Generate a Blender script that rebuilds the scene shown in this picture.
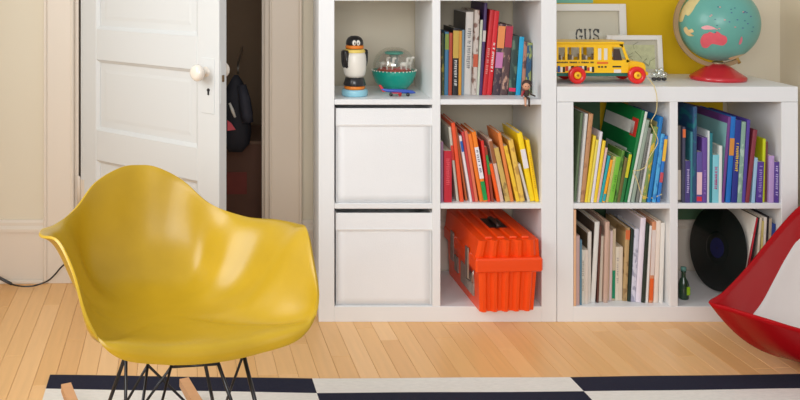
import bpy, bmesh, math, random
from mathutils import Vector, Matrix
random.seed(7)
SC = bpy.context.scene
COL = SC.collection
for o in list(bpy.data.objects):
    bpy.data.objects.remove(o)

# ------------------------------------------------------------------ camera
FP, CX, HY, CZ, D0 = 897.0, 265.0, -35.0, 1.174, 2.95   # focal (px), vanishing point, camera height, distance
cam_d = bpy.data.cameras.new('camera')
cam_d.sensor_width = 36.0
cam_d.lens = 36.0 * FP / 800.0
cam_d.shift_x = (400 - CX) / 800.0
cam_d.shift_y = -(200 - HY) / 800.0
cam_d.clip_start = 0.05
cam = bpy.data.objects.new('camera', cam_d)
COL.objects.link(cam)
cam.location = (0, -D0, CZ)
cam.rotation_euler = (math.radians(90), 0, 0)
SC.camera = cam

# ------------------------------------------------------------------ light
world = bpy.data.worlds.new('world')
SC.world = world
world.use_nodes = True
bg = world.node_tree.nodes['Background']
bg.inputs[0].default_value = (0.97, 0.98, 1.0, 1)
bg.inputs[1].default_value = 0.55

def area(name, loc, target, sx, sy, power, col):
    l = bpy.data.lights.new(name, 'AREA')
    l.shape = 'RECTANGLE'
    l.size, l.size_y = sx, sy
    l.energy = power
    l.color = col
    o = bpy.data.objects.new(name, l)
    COL.objects.link(o)
    o.location = loc
    o.rotation_euler = (Vector(target) - Vector(loc)).to_track_quat('-Z', 'Y').to_euler()
    return o
area('window_daylight', (-1.42, -1.30, 1.70), (0.5, -1.30, 1.35), 1.30, 1.40, 34, (0.93, 0.97, 1.0))
area('front_fill', (-0.5, -4.2, 1.75), (0.5, 0, 0.7), 2.4, 1.5, 72, (0.97, 0.98, 1.0))  # added frontal fill from behind the camera, no window stands there

SC.view_settings.view_transform = 'Standard'
SC.view_settings.look = 'None'
SC.view_settings.gamma = 1.0
SC.view_settings.use_curve_mapping = False
SC.view_settings.exposure = 0.15

# ------------------------------------------------------------------ helpers
def lin(c):
    out = []
    for v in c[:3]:
        v = v / 255.0
        out.append(v / 12.92 if v <= 0.04045 else ((v + 0.055) / 1.055) ** 2.4)
    return (*out, 1.0)

MATS = {}
def mat(rgb, rough=0.5, var=0.08, scale=20.0, bump=0.0, bscale=120.0, coat=0.0, metal=0.0, spec=0.5, stretch=None):
    key = (tuple(rgb), rough, var, scale, bump, bscale, coat, metal, spec, stretch)
    if key in MATS:
        return MATS[key]
    m = bpy.data.materials.new('mat_%d_%d_%d' % tuple(int(v) for v in rgb[:3]))
    m.use_nodes = True
    nt = m.node_tree
    p = nt.nodes['Principled BSDF']
    p.inputs['Roughness'].default_value = rough
    p.inputs['Metallic'].default_value = metal
    p.inputs['Specular IOR Level'].default_value = spec
    p.inputs['Coat Weight'].default_value = coat
    tc = nt.nodes.new('ShaderNodeTexCoord')
    src = tc.outputs['Object']
    if stretch:
        mp = nt.nodes.new('ShaderNodeMapping')
        mp.inputs['Scale'].default_value = stretch
        nt.links.new(src, mp.inputs[0])
        src = mp.outputs[0]
    no = nt.nodes.new('ShaderNodeTexNoise')
    no.inputs['Scale'].default_value = scale
    no.inputs['Detail'].default_value = 4
    nt.links.new(src, no.inputs['Vector'])
    mx = nt.nodes.new('ShaderNodeMix')
    mx.data_type = 'RGBA'
    b = lin(rgb)
    mx.inputs['A'].default_value = (b[0] * (1 - var), b[1] * (1 - var), b[2] * (1 - var), 1)
    mx.inputs['B'].default_value = (min(1, b[0] * (1 + var)), min(1, b[1] * (1 + var)), min(1, b[2] * (1 + var)), 1)
    nt.links.new(no.outputs['Fac'], mx.inputs['Factor'])
    nt.links.new(mx.outputs['Result'], p.inputs['Base Color'])
    if bump:
        n2 = nt.nodes.new('ShaderNodeTexNoise')
        n2.inputs['Scale'].default_value = bscale
        nt.links.new(src, n2.inputs['Vector'])
        bp = nt.nodes.new('ShaderNodeBump')
        bp.inputs['Strength'].default_value = bump
        bp.inputs['Distance'].default_value = 0.002
        nt.links.new(n2.outputs['Fac'], bp.inputs['Height'])
        nt.links.new(bp.outputs['Normal'], p.inputs['Normal'])
    MATS[key] = m
    return m

def glass_mat(tint=(235, 240, 235), alpha=0.18):
    m = bpy.data.materials.new('clear_plastic')
    m.use_nodes = True
    nt = m.node_tree
    nt.nodes.remove(nt.nodes['Principled BSDF'])
    out = nt.nodes['Material Output']
    tr = nt.nodes.new('ShaderNodeBsdfTransparent')
    tr.inputs[0].default_value = (0.98, 0.98, 0.97, 1)
    gl = nt.nodes.new('ShaderNodeBsdfGlossy')
    gl.inputs['Roughness'].default_value = 0.06
    gl.inputs[0].default_value = lin(tint)
    mx = nt.nodes.new('ShaderNodeMixShader')
    mx.inputs[0].default_value = alpha
    nt.links.new(tr.outputs[0], mx.inputs[1])
    nt.links.new(gl.outputs[0], mx.inputs[2])
    nt.links.new(mx.outputs[0], out.inputs[0])
    return m

def W(px, py, d):
    """photograph direction (px,py) at depth d -> place in the room"""
    return Vector(((px - CX) * d / FP, d - D0, CZ - (py - HY) * d / FP))
def XA(px, d): return (px - CX) * d / FP
def ZA(py, d): return CZ - (py - HY) * d / FP

def tag(o, label=None, cat=None, group=None, kind=None):
    if label: o['label'] = label
    if cat: o['category'] = cat
    if group: o['group'] = group
    if kind: o['kind'] = kind
    return o

def empty(name, loc=(0, 0, 0), rz=0.0):
    o = bpy.data.objects.new(name, None)
    o.empty_display_size = 0.05
    COL.objects.link(o)
    o.location = loc
    o.rotation_euler = (0, 0, rz)
    return o

def obj(name, bm, m, parent=None, smooth=False, loc=None):
    me = bpy.data.meshes.new(name)
    bmesh.ops.recalc_face_normals(bm, faces=bm.faces)
    bm.to_mesh(me)
    bm.free()
    if smooth:
        for p in me.polygons: p.use_smooth = True
    if m: me.materials.append(m)
    o = bpy.data.objects.new(name, me)
    COL.objects.link(o)
    if loc is not None: o.location = loc
    if parent is not None: o.parent = parent
    return o

def box(bm, x0, x1, y0, y1, z0, z1, bev=0.0):
    r = bmesh.ops.create_cube(bm, size=1.0)
    vs = r['verts']
    for v in vs:
        v.co = Vector((x0 + (v.co.x + .5) * (x1 - x0), y0 + (v.co.y + .5) * (y1 - y0), z0 + (v.co.z + .5) * (z1 - z0)))
    if bev > 0:
        es = list({e for v in vs for e in v.link_edges})
        bmesh.ops.bevel(bm, geom=es, offset=bev, segments=1, affect='EDGES')
    return bm

def boxo(name, b, m, parent=None, bev=0.0):
    return obj(name, box(bmesh.new(), *b, bev=bev), m, parent)

def lathe(bm, prof, n=28, cx=0.0, cy=0.0):
    rings = []
    for r, z in prof:
        if r < 1e-5:
            rings.append([bm.verts.new((cx, cy, z))])
        else:
            rings.append([bm.verts.new((cx + r * math.cos(2 * math.pi * k / n), cy + r * math.sin(2 * math.pi * k / n), z)) for k in range(n)])
    for a, b in zip(rings, rings[1:]):
        for k in range(n):
            k2 = (k + 1) % n
            if len(a) == 1 and len(b) == 1: continue
            if len(a) == 1: bm.faces.new((a[0], b[k2], b[k]))
            elif len(b) == 1: bm.faces.new((a[k], a[k2], b[0]))
            else: bm.faces.new((a[k], a[k2], b[k2], b[k]))
    for e in (rings[0], rings[-1]):
        if len(e) > 1: bm.faces.new(e)
    return bm

def tube(bm, pts, r, n=8, cap=True):
    pts = [Vector(p) for p in pts]
    rings = []
    up = Vector((0, 0, 1))
    for i, p in enumerate(pts):
        t = (pts[min(i + 1, len(pts) - 1)] - pts[max(i - 1, 0)]).normalized()
        a = t.cross(up)
        if a.length < 1e-3: a = t.cross(Vector((1, 0, 0)))
        a.normalize()
        b = a.cross(t).normalized()
        rr = r[i] if isinstance(r, (list, tuple)) else r
        rings.append([bm.verts.new(p + (a * math.cos(2 * math.pi * k / n) + b * math.sin(2 * math.pi * k / n)) * rr) for k in range(n)])
    for a, b in zip(rings, rings[1:]):
        for k in range(n):
            bm.faces.new((a[k], a[(k + 1) % n], b[(k + 1) % n], b[k]))
    if cap:
        bm.faces.new(rings[0]); bm.faces.new(rings[-1])
    return bm

def catmull(P, n=6, closed=False):
    P = [Vector(p) for p in P]
    M = len(P)
    out = []
    for i in range(M if closed else M - 1):
        if closed: p0, p1, p2, p3 = P[i - 1], P[i], P[(i + 1) % M], P[(i + 2) % M]
        else: p0, p1, p2, p3 = P[max(i - 1, 0)], P[i], P[i + 1], P[min(i + 2, M - 1)]
        for k in range(n):
            t = k / n
            out.append(.5 * ((2 * p1) + (p2 - p0) * t + (2 * p0 - 5 * p1 + 4 * p2 - p3) * t * t + (3 * p1 - p0 - 3 * p2 + p3) * t ** 3))
    if not closed: out.append(P[-1])
    return out

def bez(Q, t):
    Q = list(Q)
    while len(Q) > 1:
        Q = [a.lerp(b, t) for a, b in zip(Q, Q[1:])]
    return Q[0]

def prism(bm, outline, y0, y1):
    """outline in (x,z), extruded along y"""
    a = [bm.verts.new((x, y0, z)) for x, z in outline]
    b = [bm.verts.new((x, y1, z)) for x, z in outline]
    n = len(outline)
    bm.faces.new(a); bm.faces.new(b[::-1])
    for k in range(n):
        bm.faces.new((a[k], a[(k + 1) % n], b[(k + 1) % n], b[k]))
    return bm

def ell(bm, c, rx, ry, rz, u=14, v=9):
    r = bmesh.ops.create_uvsphere(bm, u_segments=u, v_segments=v, radius=1.0)
    for w in r['verts']:
        w.co = Vector((c[0] + w.co.x * rx, c[1] + w.co.y * ry, c[2] + w.co.z * rz))
    return bm

# ------------------------------------------------------------------ the setting
YW = 0.375                      # plane of the far wall
M_white = mat((233, 233, 232), 0.38, 0.02, 6)
M_wall = mat((222, 212, 192), 0.75, 0.03, 2.5, 0.08, 60)
M_wallr = mat((222, 210, 188), 0.75, 0.03, 2.5, 0.08, 60)
M_trim = mat((222, 210, 194), 0.42, 0.03, 3)
M_casing = mat((224, 208, 188), 0.42, 0.03, 3)
M_door = mat((214, 215, 213), 0.36, 0.02, 3)
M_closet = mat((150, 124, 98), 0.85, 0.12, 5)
M_gap = mat((120, 84, 52), 0.8, 0.1, 10)

# floor: sub-floor plus strip planks, laid slightly askew of the wall
fl = boxo('floor', (-2.6, 3.0, -4.0, 1.5, -0.06, -0.0025), M_gap)
tag(fl, kind='structure')
plank_mats = []
for i in range(7):
    base = [(240, 190, 128), (236, 185, 122), (243, 194, 134), (231, 178, 115), (238, 187, 124), (244, 197, 139), (234, 182, 118)][i]
    plank_mats.append(mat(base, 0.34, 0.10, 5.0, 0.05, 30, stretch=(14, 0.9, 1)))
PW = 0.0575
ang = math.atan2(88.0, FP)
rowmesh = {}
def plank_mesh(L, mi):
    key = (round(L, 2), mi)
    if key not in rowmesh:
        bm = box(bmesh.new(), 0.0004, PW - 0.0004, 0.0004, L - 0.0004, -0.012, 0.0, bev=0.0007)
        me = bpy.data.meshes.new('plank')
        bmesh.ops.recalc_face_normals(bm, faces=bm.faces)
        bm.to_mesh(me); bm.free()
        me.materials.append(plank_mats[mi])
        rowmesh[key] = me
    return rowmesh[key]
fr = random.Random(3)
ca, sa = math.cos(ang), math.sin(ang)
for k in range(-30, 44):
    u = k * PW
    v = 0.62
    first = True
    while v > -1.9:
        L = round(fr.uniform(0.35, 1.3) * 10) / 10 if first else round(fr.uniform(0.8, 1.4) * 10) / 10
        first = False
        v -= L
        o = bpy.data.objects.new('plank', plank_mesh(L, fr.randrange(7)))
        COL.objects.link(o)
        o.parent = fl
        o.location = (u * ca - v * sa, u * sa + v * ca, 0)
        o.rotation_euler = (0, 0, ang)

# far wall, with the doorway; painted yellow and teal above the low bookcase
XD0, XD1 = -0.69, 0.0           # doorway
def wall_material():
    m = bpy.data.materials.new('painted_wall')
    m.use_nodes = True
    nt = m.node_tree
    p = nt.nodes['Principled BSDF']
    p.inputs['Roughness'].default_value = 0.7
    tc = nt.nodes.new('ShaderNodeTexCoord')
    sp = nt.nodes.new('ShaderNodeSeparateXYZ')
    nt.links.new(tc.outputs['Object'], sp.inputs[0])
    def gt(sock, val):
        n = nt.nodes.new('ShaderNodeMath'); n.operation = 'GREATER_THAN'
        nt.links.new(sp.outputs[sock], n.inputs[0]); n.inputs[1].default_value = val
        return n.outputs[0]
    def lt(sock, val):
        n = nt.nodes.new('ShaderNodeMath'); n.operation = 'LESS_THAN'
        nt.links.new(sp.outputs[sock], n.inputs[0]); n.inputs[1].default_value = val
        return n.outputs[0]
    def mul(a, b):
        n = nt.nodes.new('ShaderNodeMath'); n.operation = 'MULTIPLY'
        nt.links.new(a, n.inputs[0]); nt.links.new(b, n.inputs[1])
        return n.outputs[0]
    def mix(f, a, b):
        n = nt.nodes.new('ShaderNodeMix'); n.data_type = 'RGBA'
        nt.links.new(f, n.inputs['Factor'])
        if isinstance(a, tuple): n.inputs['A'].default_value = a
        else: nt.links.new(a, n.inputs['A'])
        n.inputs['B'].default_value = b
        return n.outputs['Result']
    d = D0 + YW
    c = mix(mul(gt('X', 0.985), lt('X', XA(723, d))), lin((222, 212, 190)), lin((232, 188, 0)))
    c = mix(mul(mul(gt('X', 0.985), lt('X', XA(593, d))), gt('Z', ZA(3, d))), c, lin((126, 190, 168)))
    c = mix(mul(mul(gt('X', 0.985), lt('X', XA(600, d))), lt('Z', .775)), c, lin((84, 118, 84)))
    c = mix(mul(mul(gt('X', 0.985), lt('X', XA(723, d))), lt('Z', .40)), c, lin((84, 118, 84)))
    nt.links.new(c, p.inputs['Base Color'])
    return m
XR = XA(780, D0 + YW); WX = -1.27
bm = bmesh.new()
box(bm, WX - .12, XD0 - 0.02, YW, YW + 0.12, 0, 2.6)
box(bm, XD1 + 0.02, XR + .12, YW, YW + 0.12, 0, 2.6)
box(bm, XD0 - 0.02, XD1 + 0.02, YW, YW + 0.12, 2.06, 2.6)
tag(obj('wall_back', bm, wall_material()), kind='structure')
XR = XA(780, D0 + YW); WX = -1.27
tag(boxo('wall_right', (XR, XR + 0.12, 0.02, YW, 0, 2.6), M_wallr), kind='structure')
tag(boxo('baseboard_right', (XR - 0.018, XR, 0.02, YW, 0, 0.19), M_trim, bev=0.003), kind='structure')
# side wall with the window that lights the room

bm = bmesh.new()
box(bm, WX - .12, WX, -4.2, -2.00, 0, 2.6)
box(bm, WX - .12, WX, -.60, YW, 0, 2.6)
box(bm, WX - .12, WX, -2.00, -.60, 0, .95)
box(bm, WX - .12, WX, -2.00, -.60, 2.48, 2.6)
tag(obj('wall_left', bm, M_wall), kind='structure')
wn = empty('window_1', (WX, -1.30, .95)); tag(wn, kind='structure')
for y0 in (-.70, .66):
    boxo('window_frame', (-.10, -.05, y0, y0 + .04, 0, 1.53), M_trim, wn, .002)
boxo('window_frame', (-.10, -.05, -.66, .66, 0, .04), M_trim, wn, .002)
boxo('window_frame', (-.10, -.05, -.66, .66, 1.49, 1.53), M_trim, wn, .002)
boxo('glazing_bar', (-.09, -.06, -.66, .66, .75, .78), M_trim, wn, .002)
boxo('window_sill', (-.10, .05, -.80, .80, -.025, 0.0), M_trim, wn, .003)
# closet behind the doorway
tag(boxo('wall_closet_back', (-1.4, 0.6, 1.25, 1.33, 0, 2.4), M_closet), kind='structure')
tag(boxo('wall_closet_left', (-1.4, -1.32, YW + .12, 1.25, 0, 2.4), M_closet), kind='structure')
tag(boxo('wall_closet_right', (0.16, 0.24, YW + .12, 1.25, 0, 2.4), M_closet), kind='structure')
tag(boxo('ceiling_closet', (-1.4, 0.6, YW + .12, 1.33, 2.4, 2.48), M_closet), kind='structure')

# baseboards: board, cap moulding and a shoe strip
def baseboard(name, x0, x1):
    t = empty(name); tag(t, kind='structure')
    boxo('board', (x0, x1, YW - 0.016, YW, 0.0, ZA(232, 3.31)), M_trim, t, 0.001)
    bm = bmesh.new()
    zt = ZA(232, 3.31)
    y = YW
    prof = [(0, 0), (0.022, 0), (0.022, 0.012), (0.012, 0.022), (0.012, 0.034), (0.006, 0.042), (0, 0.042)]
    a = [bm.verts.new((x0, y - p, zt + q)) for p, q in prof]
    b = [bm.verts.new((x1, y - p, zt + q)) for p, q in prof]
    n = len(prof)
    bm.faces.new(a); bm.faces.new(b[::-1])
    for k in range(n): bm.faces.new((a[k], a[(k + 1) % n], b[(k + 1) % n], b[k]))
    obj('cap_moulding', bm, M_trim, t)
    boxo('shoe_strip', (x0, x1, YW - 0.028, YW - 0.016, 0, 0.014), M_trim, t, 0.003)
    return t
baseboard('baseboard_left', WX, XA(44, 3.31))
baseboard('baseboard_back', XA(302, 3.31) + .002, XR)

# door casings
def casing(name, x0, x1, flip, m):
    t = empty(name); tag(t, kind='structure')
    w = x1 - x0
    boxo('flat_board', (x0 + .01, x1 - .01, YW - 0.018, YW, 0, 2.15), m, t, 0.001)
    boxo('outer_bead', ((x0 if flip else x1 - .012), (x0 + .012 if flip else x1), YW - 0.026, YW, 0, 2.15), m, t, 0.003)
    boxo('inner_bead', ((x1 - .012 if flip else x0), (x1 if flip else x0 + .012), YW - 0.022, YW, 0, 2.15), m, t, 0.004)
    return t
casing('trim_1', XA(44, 3.31), XA(74, 3.31), True, M_trim)
casing('trim_2', XA(269, 3.31), XA(302, 3.31), False, M_casing)
jm = empty('trim_3'); tag(jm, kind='structure')
boxo('jamb', (XD1, XD1 + .02, YW - .004, YW + .12, 0, 2.06), M_casing, jm, 0.001)
boxo('door_stop', (XD1 - .012, XD1, YW + .045, YW + .08, 0, 2.05), M_casing, jm, 0.001)
boxo('jamb', (XD0 - .02, XD0, YW - .004, YW + .12, 0, 2.06), M_trim, jm, 0.001)
boxo('head_jamb', (XD0, XD1, YW - .004, YW + .12, 2.04, 2.06), M_trim, jm, 0.001)
boxo('casing_head', (XD0 - .02, XD1 + .12, YW - .02, YW, 2.06, 2.15), M_trim, jm, 0.001)

# the open door, hinged at its left edge
TH = math.radians(39.5)
door = empty('door_1', (XD0 + 0.009, YW - 0.012, 0.008), -TH)
tag(door, kind='structure')
DW, DT = 0.692, 0.036
ST = 0.088
# local x runs from hinge to free edge, local y from the near face (0) to the far face (DT)
boxo('stile', (0, ST, 0, DT, 0, 2.02), M_door, door, 0.0015)
boxo('stile', (DW - ST - .01, DW, 0, DT, 0, 2.02), M_door, door, 0.0015)
pans = [(0.205, 0.458), (0.568, 0.822), (0.934, 1.188), (1.300, 1.552), (1.665, 1.920)]
zr = 0.0
for a, b in pans + [(2.02, 2.02)]:
    boxo('rail', (ST, DW - ST - .01, 0, DT, zr, a), M_door, door, 0.0015)
    zr = b
for a, b in pans:
    pnl = boxo('panel', (ST, DW - ST - .01, 0.012, DT - 0.012, a, b), M_door, door)
    x0, x1 = ST, DW - ST - .01
    # sticking moulding round the recess, and a raised field
    bm = bmesh.new()
    o1 = [(x0, a), (x1, a), (x1, b), (x0, b)]
    s1, s2 = 0.010, 0.010
    i1 = [(x0 + s1, a + s1), (x1 - s1, a + s1), (x1 - s1, b - s1), (x0 + s1, b - s1)]
    va = [bm.verts.new((x, 0.001, z)) for x, z in o1]
    vb = [bm.verts.new((x, 0.0095, z)) for x, z in i1]
    vc = [bm.verts.new((x, 0.0125, z)) for x, z in i1]
    for k in range(4):
        bm.faces.new((va[k], va[(k + 1) % 4], vb[(k + 1) % 4], vb[k]))
        bm.faces.new((vb[k], vb[(k + 1) % 4], vc[(k + 1) % 4], vc[k]))
    obj('panel_moulding', bm, M_door, pnl)
    bm = bmesh.new()
    f0, f1 = 0.034, 0.046
    va = [bm.verts.new((x, 0.0118, z)) for x, z in [(x0 + f0, a + f0), (x1 - f0, a + f0), (x1 - f0, b - f0), (x0 + f0, b - f0)]]
    vb = [bm.verts.new((x, 0.0104, z)) for x, z in [(x0 + f1, a + f1), (x1 - f1, a + f1), (x1 - f1, b - f1), (x0 + f1, b - f1)]]
    for k in range(4):
        bm.faces.new((va[k], va[(k + 1) % 4], vb[(k + 1) % 4], vb[k]))
    bm.faces.new(vb)
    obj('raised_field', bm, M_door, pnl)
M_knob = mat((236, 226, 212), 0.15, 0.03, 8, coat=0.5)
M_brass = mat((196, 182, 160), 0.35, 0.1, 30, metal=0.3)
M_black = mat((22, 21, 22), 0.5, 0.1, 20)
KX, KZ = 0.636, 0.820
def knob(y, s, nm):
    bm = lathe(bmesh.new(), [(0, .058), (.014, .058), (.022, .054), (.027, .046), (.027, .038), (.022, .030), (.012, .026), (.009, .020), (.009, .006), (.016, .004), (.018, 0), (0, 0)], 20)
    o = obj(nm, bm, M_knob, door, True, (KX, y, KZ))
    o.rotation_euler = (math.radians(90) * s, 0, 0)
    return o
knob(0.0, 1, 'door_knob')
knob(DT, -1, 'door_knob')
pl = boxo('keyhole_plate', (KX - .020, KX + .036, -0.0022, 0.001, KZ - .135, KZ + .045), M_door, door, 0.001)
bm = bmesh.new()
lathe(bm, [(0, 0), (.0055, 0), (.0055, .003), (0, .003)], 10)
box(bm, -.0028, .0028, -.016, 0, 0, .003)
o = obj('keyhole', bm, M_black, pl, False, (KX + .012, -0.0022, KZ - .058)); o.rotation_euler = (math.radians(90), 0, 0)
lp = boxo('latch_plate', (DW - .001, DW + .0015, .006, .030, KZ - .10, KZ + .04), M_door, door, 0.0005)
boxo('latch_bolt', (DW, DW + .004, .012, .022, KZ - .03, KZ - .008), mat((120, 96, 66), .4, .1, 30, metal=.6), lp, 0.001)
for hz in (0.33, 1.72):
    hg = boxo('hinge', (-.004, .022, -.0015, .001, hz - .045, hz + .045), M_trim, door, .0005)
    bm = lathe(bmesh.new(), [(0, -.05), (.006, -.05), (.0065, .05), (.003, .057), (0, .058)], 10)
    obj('hinge_pin', bm, M_trim, hg, True, (-.002, -.006, hz))

# ------------------------------------------------------------------ bookcases
SX = 304.0
def X0(px): return (px - CX) / SX
def Z0(py): return (322 - py) / SX
DEP = 0.344
TB = 0.0155 * 0  # unused
def bookcase(name, label, xl, xl2, xd1, xd2, xr2, xr, rows):
    """rows: list of (shelf top z, shelf bottom z) between bottom and top; xl.. are front-plane x of the boards"""
    t = empty(name, ((xl + xr) / 2, 0, 0)); tag(t, label, 'bookcase')
    ox = (xl + xr) / 2
    H = rows[-1][0]
    B = lambda n, a, b, z0, z1, y0=0.0: boxo(n, (a - ox, b - ox, y0, DEP, z0, z1), M_white, t, 0.0012)
    B('side_panel', xl, xl2, 0, H - .051)
    B('side_panel', xr2, xr, 0, H - .051)
    B('top_panel', xl, xr, rows[-1][1], H)
    B('bottom_panel', xl2, xr2, 0, rows[0][0])
    B('divider', xd1, xd2, rows[0][0], rows[-1][1], .001)
    for zt, zb in rows[1:-1]:
        B('shelf', xl2, xd1, zb, zt, .002)
        B('shelf', xd2, xr2, zb, zt, .002)
    return t
ZF1, ZS2, ZS3 = Z0(306.5), Z0(203.7), Z0(99.6)
bookcase('bookcase', 'tall white cube bookcase beside the open white door',
         X0(318.7), X0(334.4), X0(432.5), X0(440.5), X0(541.5), X0(556.6),
         [(ZF1, 0), (ZS2, ZS2 - .0175), (ZS3, ZS3 - .0175), (ZS3 + (ZS3 - ZS2), ZS3 + (ZS3 - ZS2) - .0175), (ZS3 + 2 * (ZS3 - ZS2) + .03, ZS3 + 2 * (ZS3 - ZS2) - .02)])
ZT = Z0(86.8)
bookcase('bookcase', 'low white cube bookcase carrying the globe and the toy bus',
         X0(557.2), X0(573.5), X0(670), X0(678), X0(781.5), X0(798),
         [(ZF1, 0), (ZS2, ZS2 - .0175), (ZT, Z0(102))])
ZFL = {'F1': ZF1, 'S2': ZS2, 'S3': ZS3, 'T': ZT}

# ------------------------------------------------------------------ books
ORD = ['first', 'second', 'third', 'fourth', 'fifth', 'sixth', 'seventh', 'eighth', 'ninth', 'tenth', 'eleventh', 'twelfth', 'thirteenth', 'fourteenth', 'fifteenth', 'sixteenth', 'seventeenth', 'eighteenth', 'nineteenth', 'twentieth', 'twenty-first', 'twenty-second', 'twenty-third', 'twenty-fourth', 'twenty-fifth', 'twenty-sixth']
M_pages = mat((226, 214, 190), 0.85, 0.12, 60, stretch=(30, 1, 1))
M_pagew = mat((236, 232, 224), 0.85, 0.06, 60, stretch=(30, 1, 1))

def spine_mat(c1, c2, seed):
    """printed spine: ground colour broken by blotches of a second ink"""
    m = bpy.data.materials.new('printed_cover')
    m.use_nodes = True
    nt = m.node_tree
    p = nt.nodes['Principled BSDF']
    p.inputs['Roughness'].default_value = 0.42
    tc = nt.nodes.new('ShaderNodeTexCoord')
    mp = nt.nodes.new('ShaderNodeMapping')
    mp.inputs['Location'].default_value = (seed * 1.7, seed * .9, seed * 3.1)
    mp.inputs['Scale'].default_value = (60, 12, 34)
    nt.links.new(tc.outputs['Object'], mp.inputs[0])
    no = nt.nodes.new('ShaderNodeTexNoise')
    no.inputs['Scale'].default_value = 1.0
    no.inputs['Detail'].default_value = 2.5
    nt.links.new(mp.outputs[0], no.inputs['Vector'])
    cr = nt.nodes.new('ShaderNodeValToRGB')
    cr.color_ramp.elements[0].position = 0.54
    cr.color_ramp.elements[1].position = 0.62
    cr.color_ramp.elements[0].color = lin(c1)
    cr.color_ramp.elements[1].color = lin(c2)
    nt.links.new(no.outputs['Fac'], cr.inputs[0])
    nt.links.new(cr.outputs[0], p.inputs['Base Color'])
    return m

def build_book(t, h, dep, c1, c2, blocks, letters, seed, hard, cover=None, pagew=False):
    """cover mesh (two boards and a spine, open at head, tail and fore-edge); children: pages, spine panels, lettering"""
    bt = min(0.0022 if hard else 0.0010, t * .18)
    bm = bmesh.new()
    hx = t / 2
    sp = bt * 1.1
    box(bm, -hx, -hx + bt, sp, dep, 0, h)
    box(bm, hx - bt, hx, sp, dep, 0, h)
    # slightly rounded spine
    n = 5
    out = []
    rd = min(.004, t * .22)
    pts = []
    for k in range(n + 1):
        a = math.pi * k / n
        pts.append((-hx * math.cos(a), sp - (sp + 0) * math.sin(a) ** 0.7 if 0 < k < n else sp))
    inner = [(hx - bt, sp + bt), (-hx + bt, sp + bt)]
    loop = pts + inner
    a = [bm.verts.new((x, y, 0)) for x, y in loop]
    b = [bm.verts.new((x, y, h)) for x, y in loop]
    bm.faces.new(a); bm.faces.new(b[::-1])
    L = len(loop)
    for k in range(L):
        bm.faces.new((a[k], a[(k + 1) % L], b[(k + 1) % L], b[k]))
    m = spine_mat(c1, c2, seed) if c2 else mat(c1, 0.42, 0.06, 40)
    o = obj('book', bm, m)
    ins = 0.003 if hard else 0.0008
    boxo('pages', (-hx + bt, hx - bt, sp + bt, dep - ins * 1.3, ins, h - ins), M_pagew if pagew else M_pages, o)
    for z0, z1, c in blocks:
        boxo('spine_panel', (-hx * .93, hx * .93, -0.0006, 0.0012, h * z0, h * z1), mat(c, 0.45, 0.05, 40), o)
    if letters:
        z0, z1, c = letters
        rr = random.Random(seed)
        bm = bmesh.new()
        z = z1 * h
        wd = hx * .5
        while z > z0 * h + .006:
            lh = rr.uniform(.0035, .0065)
            box(bm, -wd * rr.uniform(.6, 1), wd * rr.uniform(.6, 1), -.0012, -.0001, z - lh * .55, z)
            if rr.random() < .6:
                box(bm, wd * .2, wd * .6, -.0012, -.0001, z - lh, z - lh * .3)
            z -= lh * 1.25
            if rr.random() < .12: z -= .006
        obj('spine_lettering', bm, mat(c, 0.45, 0.03, 40), o)
    if cover:
        for (y0, y1, z0, z1, c) in cover:
            boxo('cover_label', (-hx - .0006, -hx + .0004, dep * y0, dep * y1, h * z0, h * z1), mat(c, 0.45, 0.06, 25), o)
    return o

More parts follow.
